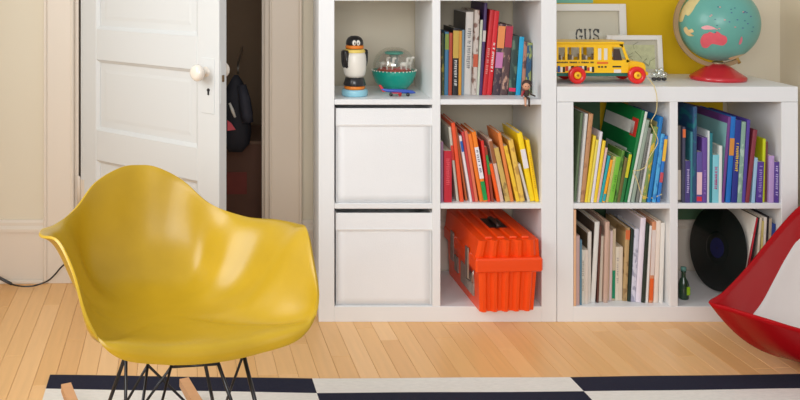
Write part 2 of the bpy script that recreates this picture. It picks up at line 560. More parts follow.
DBG = []
def shelf_books(specs, zf, pxl, pxr, ybase, where, group, maxdep=None):
    """specs: dict per book: b (left bottom px), w, s (top shift px), y (top px), c, c2, n (look)"""
    XLm, XRm = X0(pxl) + .001, X0(pxr) - .0012
    N = 60
    zs = [i * 0.006 for i in range(N)]
    def shape(sp, scale):
        yf = ybase + sp.get('yo', 0.0)
        d = D0 + yf
        k = d / FP
        H = ZA(sp['y'], d) - zf
        sh = sp.get('s', 0) * k
        phi = math.atan2(sh, H)
        t = max(.0028, sp['w'] * k * math.cos(phi) * scale)
        h = math.hypot(sh, H) - abs(math.sin(phi)) * t * .5
        cz = t / 2 * abs(math.sin(phi))
        c, s_ = math.cos(phi), math.sin(phi)
        cor = [(-t / 2 * c, t / 2 * s_), (t / 2 * c, -t / 2 * s_), (t / 2 * c + h * s_, -t / 2 * s_ + h * c), (-t / 2 * c + h * s_, t / 2 * s_ + h * c)]
        cor = [(x, z + cz) for x, z in cor]
        lo, hi = [None] * N, [None] * N
        for i, z in enumerate(zs):
            xs = []
            for e in range(4):
                (xa, za), (xb, zb) = cor[e], cor[(e + 1) % 4]
                if (za - z) * (zb - z) <= 0 and abs(za - zb) > 1e-9:
                    xs.append(xa + (xb - xa) * (z - za) / (zb - za))
            if xs: lo[i], hi[i] = min(xs), max(xs)
        return XA(sp['b'] + sp['w'] / 2, d), cz, phi, t, h, yf, lo, hi
    def lay(scale):
        shp = [shape(sp, scale) for sp in specs]
        # furthest right each book may stand, packed back from the right wall
        prof = [XRm] * N
        xmax = [0] * len(shp)
        for j in range(len(shp) - 1, -1, -1):
            lo, hi = shp[j][6], shp[j][7]
            x = min(prof[i] - hi[i] for i in range(N) if hi[i] is not None) - .0003
            xmax[j] = x
            for i in range(N):
                if lo[i] is not None: prof[i] = min(prof[i], x + lo[i])
        prof = [XLm] * N
        res, worst = [], 0.0
        for j, (xt, cz, phi, t, h, yf, lo, hi) in enumerate(shp):
            xm = max(prof[i] - lo[i] for i in range(N) if lo[i] is not None) + .0003
            worst = max(worst, xm - xmax[j])
            x = max(xm, min(xt, xmax[j]))
            for i in range(N):
                if hi[i] is not None: prof[i] = max(prof[i], x + hi[i])
            res.append((x, cz, phi, t, h, yf))
        return res, worst
    scale = 1.0
    res, worst = lay(scale)
    while worst > 0 and scale > .6:
        scale -= .02
        res, worst = lay(scale)
    over = worst
    DBG.append(('BOOKS', where, 'n', len(specs), 'scale', round(scale, 2), 'over mm', round(over * 1000, 1)))
    for i, (sp, (x, cz, phi, t, h, yf)) in enumerate(zip(specs, res)):
        dep = sp.get('dep', min(0.72 * h, 0.21))
        dep = min(dep, DEP - .004 - yf)
        o = build_book(t, h, dep, sp['c'], sp.get('c2'), sp.get('bl', []), sp.get('lt'), i * 7 + int(pxl), sp.get('hard', h > .2), sp.get('cover'), sp.get('pw', False))
        o.location = (x, yf, zf + cz + .0003)
        o.rotation_euler = (0, phi, 0)
        tag(o, '%s, %s from left %s' % (sp['n'], ORD[i], where), 'book', group)

WH = (238, 236, 230)
def bk(b, w, s, y, c, n, **k):
    d = dict(b=b, w=w, s=s, y=y, c=c, n=n); d.update(k); return d

# upper book cube of the tall bookcase
A = [
 bk(441, 2.8, 0, 31, (92, 26, 52), 'slim maroon book'),
 bk(444, 2.8, 0, 33, (62, 72, 38), 'slim olive book', c2=(150, 140, 40)),
 bk(446.8, 4, .8, 32, (70, 128, 165), 'blue book with a yellow-green head', bl=[(.72, .97, (140, 160, 70))]),
 bk(450.8, 3.6, 1, 33, (188, 72, 44), 'slim rust-red book'),
 bk(454.6, 6, .8, 28, (34, 32, 34), 'black book with yellow head and white lettering', bl=[(.55, .96, (212, 176, 78))], lt=(.12, .52, WH)),
 bk(461, 3, .8, 31, (224, 158, 52), 'slim amber book'),
 bk(464, 2.4, .8, 30, (120, 148, 168), 'slim grey-blue book'),
 bk(466.4, 7.6, 3, 12, (222, 218, 212), 'tall thick white book with a grey cover', yo=.01, dep=.2, cover=[(.02, .98, .01, .99, (92, 86, 80))], lt=(.3, .8, (140, 140, 140))),
 bk(474, 5, 3.5, 10, (206, 194, 184), 'tall white book with a brown picture spine', c2=(128, 92, 78), bl=[(.33, .48, (196, 90, 60))]),
 bk(479, 2.4, 4, 20, (200, 205, 186), 'slim pale green book'),
 bk(480.5, 3, 5.5, 3, (70, 46, 98), 'tallest slim purple book', bl=[(.58, .70, (205, 196, 190))], dep=.2),
 bk(483.5, 4.4, 8, 10, (196, 34, 40), 'red book', lt=(.2, .55, (225, 150, 140))),
 bk(488, 5, 8, 11, (208, 30, 40), 'bright red book with white lettering', lt=(.25, .62, WH)),
 bk(492.5, 7.5, 6, 24, (66, 50, 62), 'dark paperback with an orange head', bl=[(.66, .97, (226, 140, 80)), (.38, .6, (196, 120, 170))], c2=(150, 120, 110)),
 bk(500, 7.5, 6, 25, (84, 60, 62), 'dark paperback with a crimson head', bl=[(.68, .98, (176, 46, 70))], c2=(190, 150, 130)),
 bk(508, 7, 4.5, 36, (40, 62, 58), 'dark green paperback', c2=(86, 110, 92), bl=[(.06, .12, (220, 40, 90))]),
 bk(515.5, 4.6, 4, 37, (22, 160, 206), 'cyan book', ),
 bk(521, 3.4, 3, 42, (170, 120, 100), 'slim brown book', c2=(90, 60, 60)),
 bk(524.5, 5, 2.5, 43, (36, 78, 112), 'navy book beside the little doll', c2=(150, 160, 90)),
]
shelf_books(A, ZS3, 440.5, 541.5, .095, 'in cube right of penguin', 'books in the upper cube of the tall bookcase')

# middle book cube, leaning left
B = [
 bk(440.8, 2.8, 0, 142, (150, 112, 140), 'slim mauve book'),
 bk(444, 9.5, 0, 151, (192, 30, 50), 'short wide red book', lt=(.3, .85, (226, 90, 100)), yo=-.005),
 bk(455.5, 3.2, -8, 127, (206, 208, 192), 'white book with a red band', bl=[(.55, .75, (220, 70, 50))], yo=.01),
 bk(459.5, 4.6, -9, 123, (230, 82, 40), 'orange-red book', ),
 bk(464.5, 2.6, -11, 127, (196, 104, 52), 'tall slim copper book', dep=.2, yo=.015),
 bk(467.5, 3, -11, 136, (226, 216, 216), 'slim white book with a blue head', bl=[(.76, .92, (20, 90, 170))]),
 bk(471, 3.4, -11, 132, (196, 60, 60), 'dark red book', ),
 bk(474.5, 3.6, -11, 131, (222, 116, 84), 'salmon book'),
 bk(478, 4.4, -12, 134, (236, 122, 34), 'orange book'),
 bk(482.5, 5.4, -12, 132, (240, 130, 30), 'orange book with white and green labels', bl=[(.33, .78, (232, 228, 232)), (.02, .29, (22, 150, 70))], lt=(.4, .74, (90, 90, 110))),
 bk(488, 3.4, -7, 141, (214, 48, 40), 'slim scarlet book'),
 bk(491.5, 3, -7, 147, (150, 60, 36), 'slim rust book with a green head', bl=[(.5, .85, (50, 140, 60))]),
 bk(495, 4, -8, 164, (244, 92, 20), 'short vivid orange book'),
 bk(499, 4.4, -12, 140, (218, 184, 168), 'pale pink book with a dark head', bl=[(.62, .98, (150, 90, 50))], dep=.17),
 bk(503.5, 6, -12, 148, (206, 172, 92), 'speckled tan book', c2=(150, 120, 70)),
 bk(509.5, 4.2, -13, 133, (226, 132, 62), 'tall tan-orange book', dep=.15),
 bk(513.8, 4.6, -13, 146, (240, 196, 52), 'yellow book', c2=(220, 170, 50)),
 bk(518.5, 6, -12, 140, (234, 192, 84), 'speckled yellow book', c2=(196, 150, 70)),
 bk(524.5, 3, -10, 164, (216, 206, 190), 'short slim cream book'),
 bk(527.5, 6.6, -13, 133, (250, 214, 22), 'tall bright yellow book with a white label', bl=[(.48, .76, (232, 226, 226))], dep=.19, yo=.004),
 bk(534, 4.6, -10, 140, (246, 206, 12), 'golden yellow book', lt=(.2, .8, (220, 170, 20))),
]
shelf_books(B, ZS2, 440.5, 541.5, .02, 'in cube above orange toolbox', 'books in the middle cube of the tall bookcase')

# upper left cube of the low bookcase, leaning right
C = [
 bk(573.6, 3, 7, 113, (104, 124, 92), 'slim sage book', yo=.012),
 bk(576.5, 3, 8, 114, (210, 206, 200), 'slim grey-white book'),
 bk(579.3, 5, 9, 114, (190, 140, 96), 'tall tan book', c2=(160, 110, 76)),
 bk(584, 3.2, 9, 136, (236, 206, 50), 'yellow book'),
 bk(587, 3, 9, 140, (230, 212, 92), 'pale yellow book'),
 bk(590, 3.2, 9.5, 132, (226, 220, 226), 'white and lilac book', dep=.22),
 bk(593, 3.6, 9.5, 141, (240, 206, 50), 'golden yellow book'),
 bk(596.4, 2.6, 9, 148, (222, 186, 182), 'slim pink book'),
 bk(599, 3, 9, 156, (40, 168, 172), 'slim teal book'),
 bk(602, 3, 8.5, 160, (250, 170, 30), 'slim orange book', bl=[(.03, .2, (40, 170, 180))]),
 bk(605, 3, 8, 157, (200, 190, 112), 'slim straw book'),
 bk(608, 5.6, 8, 157, (122, 190, 60), 'light green book', lt=(.2, .6, (90, 160, 50))),
 bk(613.6, 3.2, 8, 151, (92, 140, 52), 'leaf green book', c2=(60, 100, 40)),
 bk(616.8, 3.4, 8, 158, (112, 102, 52), 'olive book'),
 bk(620, 3.6, 9, 153, (40, 120, 62), 'green book with a lime head', bl=[(.5, .97, (206, 200, 40))]),
 bk(624, 3.6, 18, 111, (12, 118, 58), 'large green hardback with white labels', dep=.30, hard=True,
    cover=[(.12, .97, .72, .86, (222, 222, 216)), (.04, .2, .70, .9, (200, 50, 40)), (.2, .8, .25, .55, (206, 214, 206))], pw=True),
 bk(627.8, 3, 18, 112, (214, 220, 210), 'tall white-edged book', pw=True),
 bk(631, 4.2, 15.5, 120, (150, 166, 150), 'grey-green book'),
 bk(635.2, 3.6, 13, 128, (124, 126, 118), 'grey book', lt=(.3, .8, (90, 90, 90))),
 bk(639, 2.6, 11.5, 134, (214, 212, 208), 'slim white book'),
 bk(641.8, 5, 12.5, 127, (124, 150, 84), 'green and yellow picture book', c2=(214, 180, 60)),
 bk(647, 4.2, 13, 117, (28, 120, 190), 'tall blue book with a tan cover', dep=.24, hard=True, cover=[(.06, .94, .05, .93, (190, 176, 112))]),
 bk(651.5, 4.4, 9, 134, (82, 170, 220), 'sky blue book', c2=(50, 130, 200)),
 bk(656.4, 3.8, 8, 136, (40, 120, 200), 'blue book with yellow and red marks', bl=[(.62, .95, (240, 190, 60)), (.3, .45, (200, 80, 90))]),
]
shelf_books(C, ZS2, 573.5, 670, .012, 'in cube under the toy bus', 'books in the upper left cube of the low bookcase')

# upper right cube of the low bookcase
Dd = [
 bk(680, 4.6, .5, 126, (112, 106, 96), 'grey-brown book', bl=[(.03, .42, (206, 196, 180))], yo=.01),
 bk(684.6, 3, .5, 127, (66, 68, 92), 'slim slate book with an orange tip', bl=[(.86, .97, (220, 110, 60))]),
 bk(687.8, 5, .4, 161, (72, 62, 124), 'short violet book', lt=(.2, .8, (190, 180, 220))),
 bk(692.6, 2.2, .6, 132, (60, 128, 140), 'slim teal book'),
 bk(695, 4, 1, 107, (38, 74, 112), 'tall navy book with a teal head', c2=(30, 110, 120), dep=.25),
 bk(699, 5.4, .6, 152, (92, 80, 150), 'violet book with a pink block', bl=[(.16, .60, (232, 196, 200)), (.03, .12, (210, 50, 70))]),
 bk(704.6, 5.2, .6, 138, (102, 72, 150), 'purple book', lt=(.1, .5, (150, 120, 190))),
 bk(710, 2, .6, 131, (206, 214, 214), 'slim white book', dep=.22),
 bk(712.2, 3, .6, 133, (30, 120, 130), 'dark teal book', dep=.22),
 bk(715.4, 6.4, .6, 155, (130, 202, 214), 'pale cyan book with magenta lettering', lt=(.25, .75, (190, 50, 120))),
 bk(722, 3, .8, 146, (222, 226, 220), 'slim off-white book'),
 bk(725.2, 2.6, 7, 117, (112, 62, 132), 'slim plum book with a pale teal cover', dep=.30, hard=True, cover=[(.02, .98, .02, .92, (140, 190, 190))]),
 bk(728, 5, 5.5, 117, (20, 108, 190), 'bright blue book', bl=[(.55, .75, (210, 140, 60))], dep=.24),
 bk(733.2, 6, 4.6, 120, (36, 46, 132), 'navy book with yellow lettering', lt=(.34, .72, (240, 200, 40)), dep=.24, hard=True),
 bk(739.4, 4.6, 4.6, 122, (132, 166, 150), 'grey-green book', c2=(170, 196, 180)),
 bk(744, 3.4, 5.4, 120, (82, 62, 152), 'indigo book', dep=.26),
 bk(747.6, 4.2, 8.4, 130, (132, 50, 62), 'brown-red book', dep=.2),
 bk(752.4, 3.4, 3, 158, (152, 190, 216), 'slim light blue book'),
 bk(757, 6.6, 1.6, 162, (82, 52, 142), 'violet book with pale lettering', lt=(.1, .9, (160, 140, 200))),
 bk(762, 3, 1.4, 139, (202, 212, 30), 'lime book', dep=.18, yo=.01),
 bk(766, 2, 1.2, 142, (110, 62, 62), 'slim brown book', dep=.18, yo=.01),
 bk(768.4, 5, .8, 156, (182, 152, 202), 'lilac book'),
 bk(773.6, 5, .4, 162, (86, 60, 142), 'violet book with white marks', lt=(.15, .9, (190, 180, 220))),
]
shelf_books(Dd, ZS2, 678, 781.5, .010, 'in cube under the globe', 'books in the upper right cube of the low bookcase')

# lower left cube of the low bookcase
Ee = [
 bk(573.6, 2.4, 0, 210, (226, 180, 140), 'tall slim tan book', yo=-.03),
 bk(576.2, 4.2, .2, 236, (200, 172, 168), 'pinkish grey book', yo=-.02),
 bk(580.4, 2, .2, 240, (88, 130, 150), 'slim teal-blue book', yo=-.02),
 bk(582.5, 3.8, .3, 250, (226, 220, 206), 'short cream book', lt=(.2, .8, (190, 180, 165)), yo=-.01),
 bk(586.4, 3.4, .3, 250, (220, 208, 196), 'short buff book', yo=-.01),
 bk(590, 3.6, 1, 232, (222, 216, 206), 'white book with a brown cover', dep=.26, cover=[(.03, .97, .02, .97, (104, 88, 62))], hard=True),
 bk(594.4, 4.6, 4.5, 222, (224, 222, 216), 'thick white book with dark brown cover', dep=.29, cover=[(.02, .98, .02, .98, (84, 72, 62))], hard=True),
 bk(599.4, 2, 3, 226, (92, 52, 42), 'slim brown book'),
 bk(601.6, 3.8, 2, 236, (220, 208, 190), 'cream book', yo=.01),
 bk(605.6, 4.2, 2, 222, (202, 170, 152), 'tall rose-tan book', dep=.26),
 bk(610, 3, 1.4, 230, (206, 180, 150), 'slim buff book', yo=.02),
 bk(613, 2.6, 1.4, 231, (226, 206, 204), 'slim pale pink book', yo=.02),
 bk(615.8, 3, 1.4, 229, (206, 190, 160), 'buff book with a green block', bl=[(.03, .42, (14, 140, 100))], yo=.02),
 bk(619, 3.6, .8, 247, (228, 218, 198), 'short ivory book', yo=.02, lt=(.3, .8, (190, 180, 170))),
 bk(622.6, 3.4, .8, 247, (222, 208, 186), 'short sand book', yo=.02),
 bk(626.4, 4.4, 3, 228, (190, 160, 112), 'tan book with an orange head', bl=[(.84, .97, (216, 110, 60))], c2=(150, 120, 80), yo=.015),
 bk(630.8, 2.8, 3.4, 230, (30, 50, 42), 'slim black-green book', yo=.01),
 bk(634, 4.6, 4, 229, (214, 214, 226), 'pale blue-white book', c2=(160, 160, 180), yo=.01),
 bk(639, 5, 5, 218, (236, 226, 236), 'large white book', dep=.30, hard=True, cover=[(.02, .98, .02, .98, (206, 200, 206))], yo=.004),
 bk(644.6, 3, 5, 224, (40, 52, 42), 'slim dark green book'),
 bk(648, 2.4, 4, 226, (232, 228, 222), 'slim white book'),
 bk(650.6, 4, 3.6, 222, (220, 150, 110), 'peach book with an orange foot', bl=[(.03, .3, (232, 100, 40)), (.34, .9, (226, 212, 204))]),
 bk(655, 4.6, 3, 221, (236, 222, 208), 'peach-white book'),
 bk(660, 4.2, 2.4, 223, (232, 228, 220), 'off-white book nearest the divider'),
]
shelf_books(Ee, ZF1, 573.5, 670, .031, 'in low bookcase, lower left cube', 'books in the lower left cube of the low bookcase')
#MORE
# ------------------------------------------------------------------ storage bins
def bin_(py_top, py_bot, label):
    zb = ZF1 if py_bot > 250 else ZS2
    yf = 0.012
    d = D0 + yf
    x0, x1 = XA(336.2, d), XA(431.4, d)
    zt = ZA(py_top, d)
    t = empty('storage_bin', ((x0 + x1) / 2, yf, zb + .0005)); tag(t, label, 'storage bin', 'white fabric storage bins')
    hw, h = (x1 - x0) / 2, zt - zb
    M = mat((236, 236, 236), 0.9, 0.03, 8, 0.25, 260)
    rr = random.Random(py_top)
    # slightly sagging cloth body
    bm = bmesh.new()
    nx, nz = 10, 12
    def face(fn):
        g = [[bm.verts.new(fn(i / nx, j / nz)) for i in range(nx + 1)] for j in range(nz + 1)]
        for j in range(nz):
            for i in range(nx):
                bm.faces.new((g[j][i], g[j][i + 1], g[j + 1][i + 1], g[j + 1][i]))
    ph = rr.random() * 6
    def wob(u, v): return .0022 * math.sin(ph + 9 * v + 2 * u) * math.sin(math.pi * u) * (1 - v) + .0008 * math.sin(7 * u + 13 * v) * math.sin(math.pi * u)
    face(lambda u, v: (-hw + 2 * hw * u, -wob(u, v) * math.sin(math.pi * v), h * v))
    face(lambda u, v: (hw, .33 * u, h * v))
    face(lambda u, v: (-hw, .33 * (1 - u), h * v))
    face(lambda u, v: (hw - 2 * hw * u, .33, h * v))
    face(lambda u, v: (-hw + 2 * hw * u, .33 * v, .0))
    bmesh.ops.remove_doubles(bm, verts=bm.verts, dist=.0004)
    obj('body', bm, M, t, True)
    # folded cuff round the rim
    bm = bmesh.new()
    c = .058
    box(bm, -hw - .0018, hw + .0018, -.0045, -.0012, h - c, h + .001, .001)
    box(bm, -hw - .0018, -hw + .001, -.0012, .332, h - c, h + .001, .0006)
    box(bm, hw - .001, hw + .0018, -.0012, .332, h - c, h + .001, .0006)
    box(bm, -hw - .0018, hw + .0018, .3285, .332, h - c, h + .001, .001)
    obj('cuff', bm, M, t)
    boxo('seam', (-hw, hw, -.0062, -.0044, h - c + .004, h - c + .0055), mat((228, 223, 215), .9, .05, 60), t)
    boxo('corner_seam', (-hw, -hw + .003, -.0035, .001, 0, h - c), M, t, .001)
    boxo('corner_seam', (hw - .003, hw, -.0035, .001, 0, h - c), M, t, .001)
    return t
bin_(108.5, 203.5, 'white fabric storage bin in the cube under the penguin toy')
bin_(213.0, 306.0, 'creased white fabric storage bin in the lowest cube, beside the floor')

# ------------------------------------------------------------------ penguin toy
d = 3.04
s = d / FP
t = empty('penguin_toy', (XA(354.6, d), d - D0, ZS3 + .0004), math.radians(6)); t.scale = (1, 1, .93); tag(t, 'wooden penguin toy in black, white and orange on a pale blue base', 'toy')
P_black = mat((26, 24, 26), .28, .1, 20, coat=.3)
P_white = mat((238, 232, 220), .35, .03, 20, coat=.2)
P_orange = mat((238, 132, 30), .35, .05, 20, coat=.2)
P_blue = mat((150, 206, 222), .35, .05, 20, coat=.2)
P_yel = mat((242, 214, 110), .35, .04, 20)
def LA(n, prof, m, par=None): return obj(n, lathe(bmesh.new(), [(r * s, z * s) for r, z in prof], 28), m, par or t, True)
LA('base', [(0, 0), (12.2, 0), (13, 1), (13, 5.5), (12.2, 7), (0, 7)], P_blue)
LA('ring', [(0, 7), (9.6, 7), (10.4, 8), (10.4, 10), (9.6, 11), (0, 11)], P_orange)
LA('waist', [(0, 11), (10.8, 11), (11.2, 12.2), (9.3, 19), (8.6, 20), (0, 20)], P_black)
LA('body', [(0, 20), (8.5, 20), (10.6, 23), (11.6, 29), (11.8, 36), (11.2, 43), (10.4, 46.5), (0, 46.5)], P_white)
LA('collar', [(0, 46.5), (10.6, 46.5), (10.8, 48), (9.5, 50), (0, 50)], P_yel)
LA('shoulder', [(0, 50), (8.6, 50), (8.6, 51), (0, 51)], P_black)
bk_ = LA('beak_ring', [(0, 50.6), (8.6, 50.6), (9.2, 51.5), (9.0, 53.5), (8, 54.4), (0, 54.4)], P_orange)
hd = LA('head', [(0, 54.2), (8.3, 54.2), (8.8, 56), (8.4, 59), (6.8, 62), (4, 63.8), (0, 64.4)], P_black)
for k in (-1, 1):
    bm = ell(bmesh.new(), (2.0 * k * s, -8.2 * s, 57.2 * s), 2.0 * s, .9 * s, 3.0 * s)
    ey = obj('eye', bm, P_white, hd, True)
    obj('pupil', ell(bmesh.new(), (1.7 * k * s, -9.0 * s, 56.8 * s), .6 * s, .4 * s, 1.2 * s), P_black, ey and hd, True)
for k in (-1, 1):
    bm = bmesh.new()
    out = [(0, 49), (3.6, 49.5), (4.6, 47), (4.2, 36), (2.6, 30.5), (.6, 29.5), (-.6, 32), (-1, 42)]
    prism(bm, [(k * (9.6 + x) * s, z * s) for x, z in out], -4.2 * s, 4.2 * s)
    bmesh.ops.bevel(bm, geom=bm.edges[:], offset=.9 * s, segments=2, affect='EDGES')
    obj('wing', bm, P_black, t, True).rotation_euler = (0, 0, math.radians(24))

# ------------------------------------------------------------------ dome toy
d = 3.17
s = d / FP
t = empty('dome_toy', (XA(394, d), d - D0, ZS3 + .0004)); tag(t, 'teal bowl toy with a clear dome over little white animals', 'toy')
M_teal = mat((10, 158, 138), .3, .06, 12, coat=.3)
M_red = mat((200, 60, 44), .4, .06, 20)
LA('bowl', [(0, 0), (8, 0), (13, 2), (18.5, 8), (21.3, 15), (22, 19), (22, 20.5), (20.6, 20.5), (20, 17), (0, 17)], M_teal)
bm = bmesh.new()
for k in range(34):
    a = 2 * math.pi * k / 34
    ell(bm, (22 * s * math.cos(a), 22 * s * math.sin(a), 20.3 * s), .8 * s, .8 * s, .7 * s, 6, 4)
tag(obj('bead_rim', bm, P_white, t, True), kind='stuff')
LA('inner_disc', [(0, 17.2), (19, 17.2), (19.6, 18), (15, 22), (0, 23)], M_red)
LA('dome', [(21, 20.6), (20.8, 27), (18.6, 33.5), (14.6, 38.6), (9, 41.8), (4, 42.9), (0, 43.1)][::1], glass_mat(alpha=.2))
LA('ceiling_disc', [(0, 36.5), (9, 36.2), (9.4, 37.5), (8, 38.6), (0, 39.2)], mat((70, 176, 156), .4, .05, 20))
LA('pillar', [(0, 22), (4, 22), (3.4, 30), (5, 36.4), (0, 36.4)], mat((150, 160, 150), .4, .1, 20))
for ax, ay in ((-11, -6), (-6, -12), (8, -11), (13, -5), (2, 12)):
    bm = bmesh.new()
    ell(bm, (ax * s, ay * s, 27 * s), 4 * s, 2 * s, 2.4 * s, 10, 6)
    ell(bm, ((ax + 3.6) * s, ay * s, 30.6 * s), 1.4 * s, 1.2 * s, 3.2 * s, 8, 6)
    ell(bm, ((ax + 4.8) * s, ay * s, 33 * s), 2.2 * s, 1.1 * s, 1.2 * s, 8, 6)
    for q in (-2.6, 2.6):
        box(bm, (ax + q - .6) * s, (ax + q + .6) * s, (ay - .6) * s, (ay + .6) * s, 21 * s, 26.5 * s)
    obj('animal', bm, P_white, t, True)

# ------------------------------------------------------------------ little vehicle lying before the dome
d = 3.03
s = d / FP
t = empty('toy_plane', (XA(396.5, d), d - D0, ZS3 + .0004)); tag(t, 'little blue and red toy lying in front of the teal dome toy', 'toy')
Mb, Mr = mat((52, 84, 176), .35, .08, 30, coat=.2), mat((200, 40, 44), .35, .08, 30, coat=.2)
bm = tube(bmesh.new(), [(-15 * s, 0, 6.6 * s), (-9 * s, 0, 5.4 * s), (0, 0, 4.8 * s), (9 * s, 0, 4.4 * s), (16 * s, 0, 3.8 * s), (19 * s, 0, 3.2 * s)], [.8 * s, 1.6 * s, 2.2 * s, 2.2 * s, 1.7 * s, .6 * s], 10)
obj('body', bm, Mb, t, True)
bm = prism(bmesh.new(), [(-18 * s, 11 * s), (-15.6 * s, 11 * s), (-12 * s, 6 * s), (-9 * s, 4.6 * s), (-14 * s, 4 * s)], -.5 * s, .5 * s)
obj('tail', bm, Mr, t)
boxo('wing', (-5 * s, 4 * s, -9 * s, 9 * s, 3.4 * s, 4.1 * s), Mr, t, .0006)
for q in (-6, 3, 11):
    bm = lathe(bmesh.new(), [(0, -1), (1.7 * s / s * 1, -1), (1.7, 1), (0, 1)], 12)
    for v in bm.verts: v.co = v.co * s
    o = obj('wheel', bm, [P_black, Mr, P_black][(q + 6) // 8], t, True, (q * s, -2.6 * s, 1.75 * s)); o.rotation_euler = (math.pi / 2, 0, 0)

# ------------------------------------------------------------------ little doll sitting on the shelf edge
d = 2.945
s = d / FP
t = empty('doll', (XA(526.5, d), d - D0, ZS3 + .0004)); tag(t, 'tiny dark-haired doll sitting on the shelf edge beside the books', 'doll')
skin = mat((206, 150, 118), .5, .08, 40)
cl = mat((66, 52, 46), .8, .25, 60)
bm = tube(bmesh.new(), [(0, 2 * s, 1.2 * s), (0, 2 * s, 4 * s), (.4 * s, 1.5 * s, 8 * s), (.6 * s, 1.2 * s, 10.5 * s)], [2.6 * s, 3.0 * s, 2.6 * s, 1.2 * s], 10)
obj('body', bm, cl, t, True)
hd = obj('head', ell(bmesh.new(), (0, 0, 13.5 * s), 3.7 * s, 3.5 * s, 4.2 * s), skin, t, True)
obj('hair', ell(bmesh.new(), (.9 * s, 1.6 * s, 15.4 * s), 5 * s, 4 * s, 4.4 * s), mat((62, 44, 38), .7, .2, 60), hd, True)
for k in (-1, 1):
    obj('eye', ell(bmesh.new(), ((-.4 + 1.3 * k) * s, -3.3 * s, 13.6 * s), .45 * s, .35 * s, .5 * s, 8, 5), P_black, hd, True)
    bm = tube(bmesh.new(), [(k * 1.4 * s, 1 * s, 1.6 * s), (k * 1.7 * s, -2.2 * s, 1.4 * s), (k * 1.8 * s, -2.8 * s, -2 * s), (k * 1.8 * s, -2.6 * s, -5 * s), (k * 1.8 * s, -3.8 * s, -5.6 * s)], [1.3 * s, 1.2 * s, 1 * s, .9 * s, .9 * s], 8)
    obj('leg', bm, skin if k < 0 else cl, t, True)
bm = tube(bmesh.new(), [(2 * s, 1 * s, 8.5 * s), (4.4 * s, -1 * s, 5.4 * s), (8.4 * s, -2 * s, 3.6 * s)], [1.1 * s, .9 * s, .7 * s], 8)
obj('arm', bm, cl, t, True)
bm = tube(bmesh.new(), [(-2 * s, 1 * s, 8.5 * s), (-4.4 * s, -1.4 * s, 6 * s), (-5.4 * s, -2.4 * s, 3.6 * s)], [1.1 * s, .9 * s, .8 * s], 8)
obj('arm', bm, mat((170, 50, 60), .7, .1, 40), t, True)

# ------------------------------------------------------------------ orange toolbox
yf = -.054
d = D0 + yf
M_or = mat((242, 74, 6), .36, .05, 12, .06, 90, coat=.15)
M_ord = mat((216, 66, 14), .4, .05, 12)
x0, x1 = XA(479, d), XA(537.5, d)
xl0, xl1 = XA(474.5, d), XA(543, d)
L = .385
xc = (x0 + x1) / 2
t = empty('toolbox', (xc, yf, ZF1 + .0004), math.radians(4.0)); tag(t, 'orange ribbed plastic toolbox sticking out of its cube', 'toolbox')
hb, hl = ZA(272, d) - ZF1, ZA(240, d) - ZF1
hr = ZA(258, d) - ZF1
def ribbed(bm, hw0, hw1, y0, y1, z0, z1, nr, amp, hwt=None):
    """tapered tub with vertical ribs on the end walls"""
    def loop(hw, z, yy0, yy1, a):
        pts = []
        n = nr * 4
        for k in range(n + 1):
            u = k / n
            off = a if (k % 4) in (1, 2) else 0
            pts.append((-hw + 2 * hw * u, yy0 - off * (1 if 0 < k < n else 0), z))
        for k in range(n + 1):
            u = k / n
            pts.append((hw - 2 * hw * u, yy1 + (a if (k % 4) in (1, 2) and 0 < k < n else 0), z))
        return [bm.verts.new(p) for p in pts]
    a = loop(hw0, z0, y0 + .012, y1 - .004, amp)
    b = loop(hw1, z1, y0, y1, amp)
    n = len(a)
    bm.faces.new(a); bm.faces.new(b[::-1])
    for k in range(n): bm.faces.new((a[k], a[(k + 1) % n], b[(k + 1) % n], b[k]))
    return bm
hw = (x1 - x0) / 2
hwl = (xl1 - xl0) / 2
YB = DEP - yf - .022
obj('tub', ribbed(bmesh.new(), hw - .005, hw + .001, .006, YB, 0, hb, 5, .010), M_or, t)
cx_ = (xl0 + xl1) / 2 - xc
lid = bmesh.new()
ribbed(lid, hwl - .004, hwl - .012, .002, YB, hr, hl, 5, .009)
for v in lid.verts: v.co.x += cx_
ld = obj('lid', lid, M_or, t)
bm = bmesh.new()
box(bm, -hwl + cx_, hwl + cx_, -.009, YB, hb, hr, .005)
obj('lid_rim', bm, M_or, ld)
# ribbed crown with a recess for the carrying handle
zc = hl
for k in range(4):
    xx = cx_ + (-.75 + .5 * k) * (hwl - .03)
    boxo('crown_rib', (xx - .013, xx + .013, .012, YB - .02, zc - .002, zc + .007), M_or, ld, .004)
bm = bmesh.new(); box(bm, cx_ - .028, cx_ + .034, .11, .215, zc + .0072, zc + .0092, .0008)
hr_ = obj('handle_recess', bm, P_black, ld)
bm = tube(bmesh.new(), [(cx_ + .003, .11, zc + .011), (cx_ + .003, .13, zc + .018), (cx_ + .003, .19, zc + .018), (cx_ + .003, .21, zc + .011)], .006, 8)
obj('handle', bm, mat((54, 40, 34), .5, .1, 30), ld, True)
# clasps on the long left side and their wire bails
M_met = mat((170, 164, 156), .3, .15, 60, metal=.8)
for yy in (.085, .26):
    cl_ = boxo('clasp', (-hwl + cx_ - .004, -hwl + cx_ + .002, yy - .016, yy + .016, hb - .045, hr + .012), M_met, t, .002)
    boxo('clasp_plate', (-hw - .003, -hw + .004, yy - .02, yy + .02, hb - .085, hb - .03), M_met, cl_, .001)
bm = tube(bmesh.new(), [(-hw - .004, .05, hb - .01), (-hw - .009, .055, hb - .05), (-hw - .009, .12, hb - .06), (-hw - .004, .125, hb - .01)], .0025, 6)
obj('wire_bail', bm, M_met, t, True)
boxo('side_label', (-hw + .0005 - .004, -hw + .002, .06, .2, .035, .105), mat((150, 140, 130), .5, .3, 40), t)

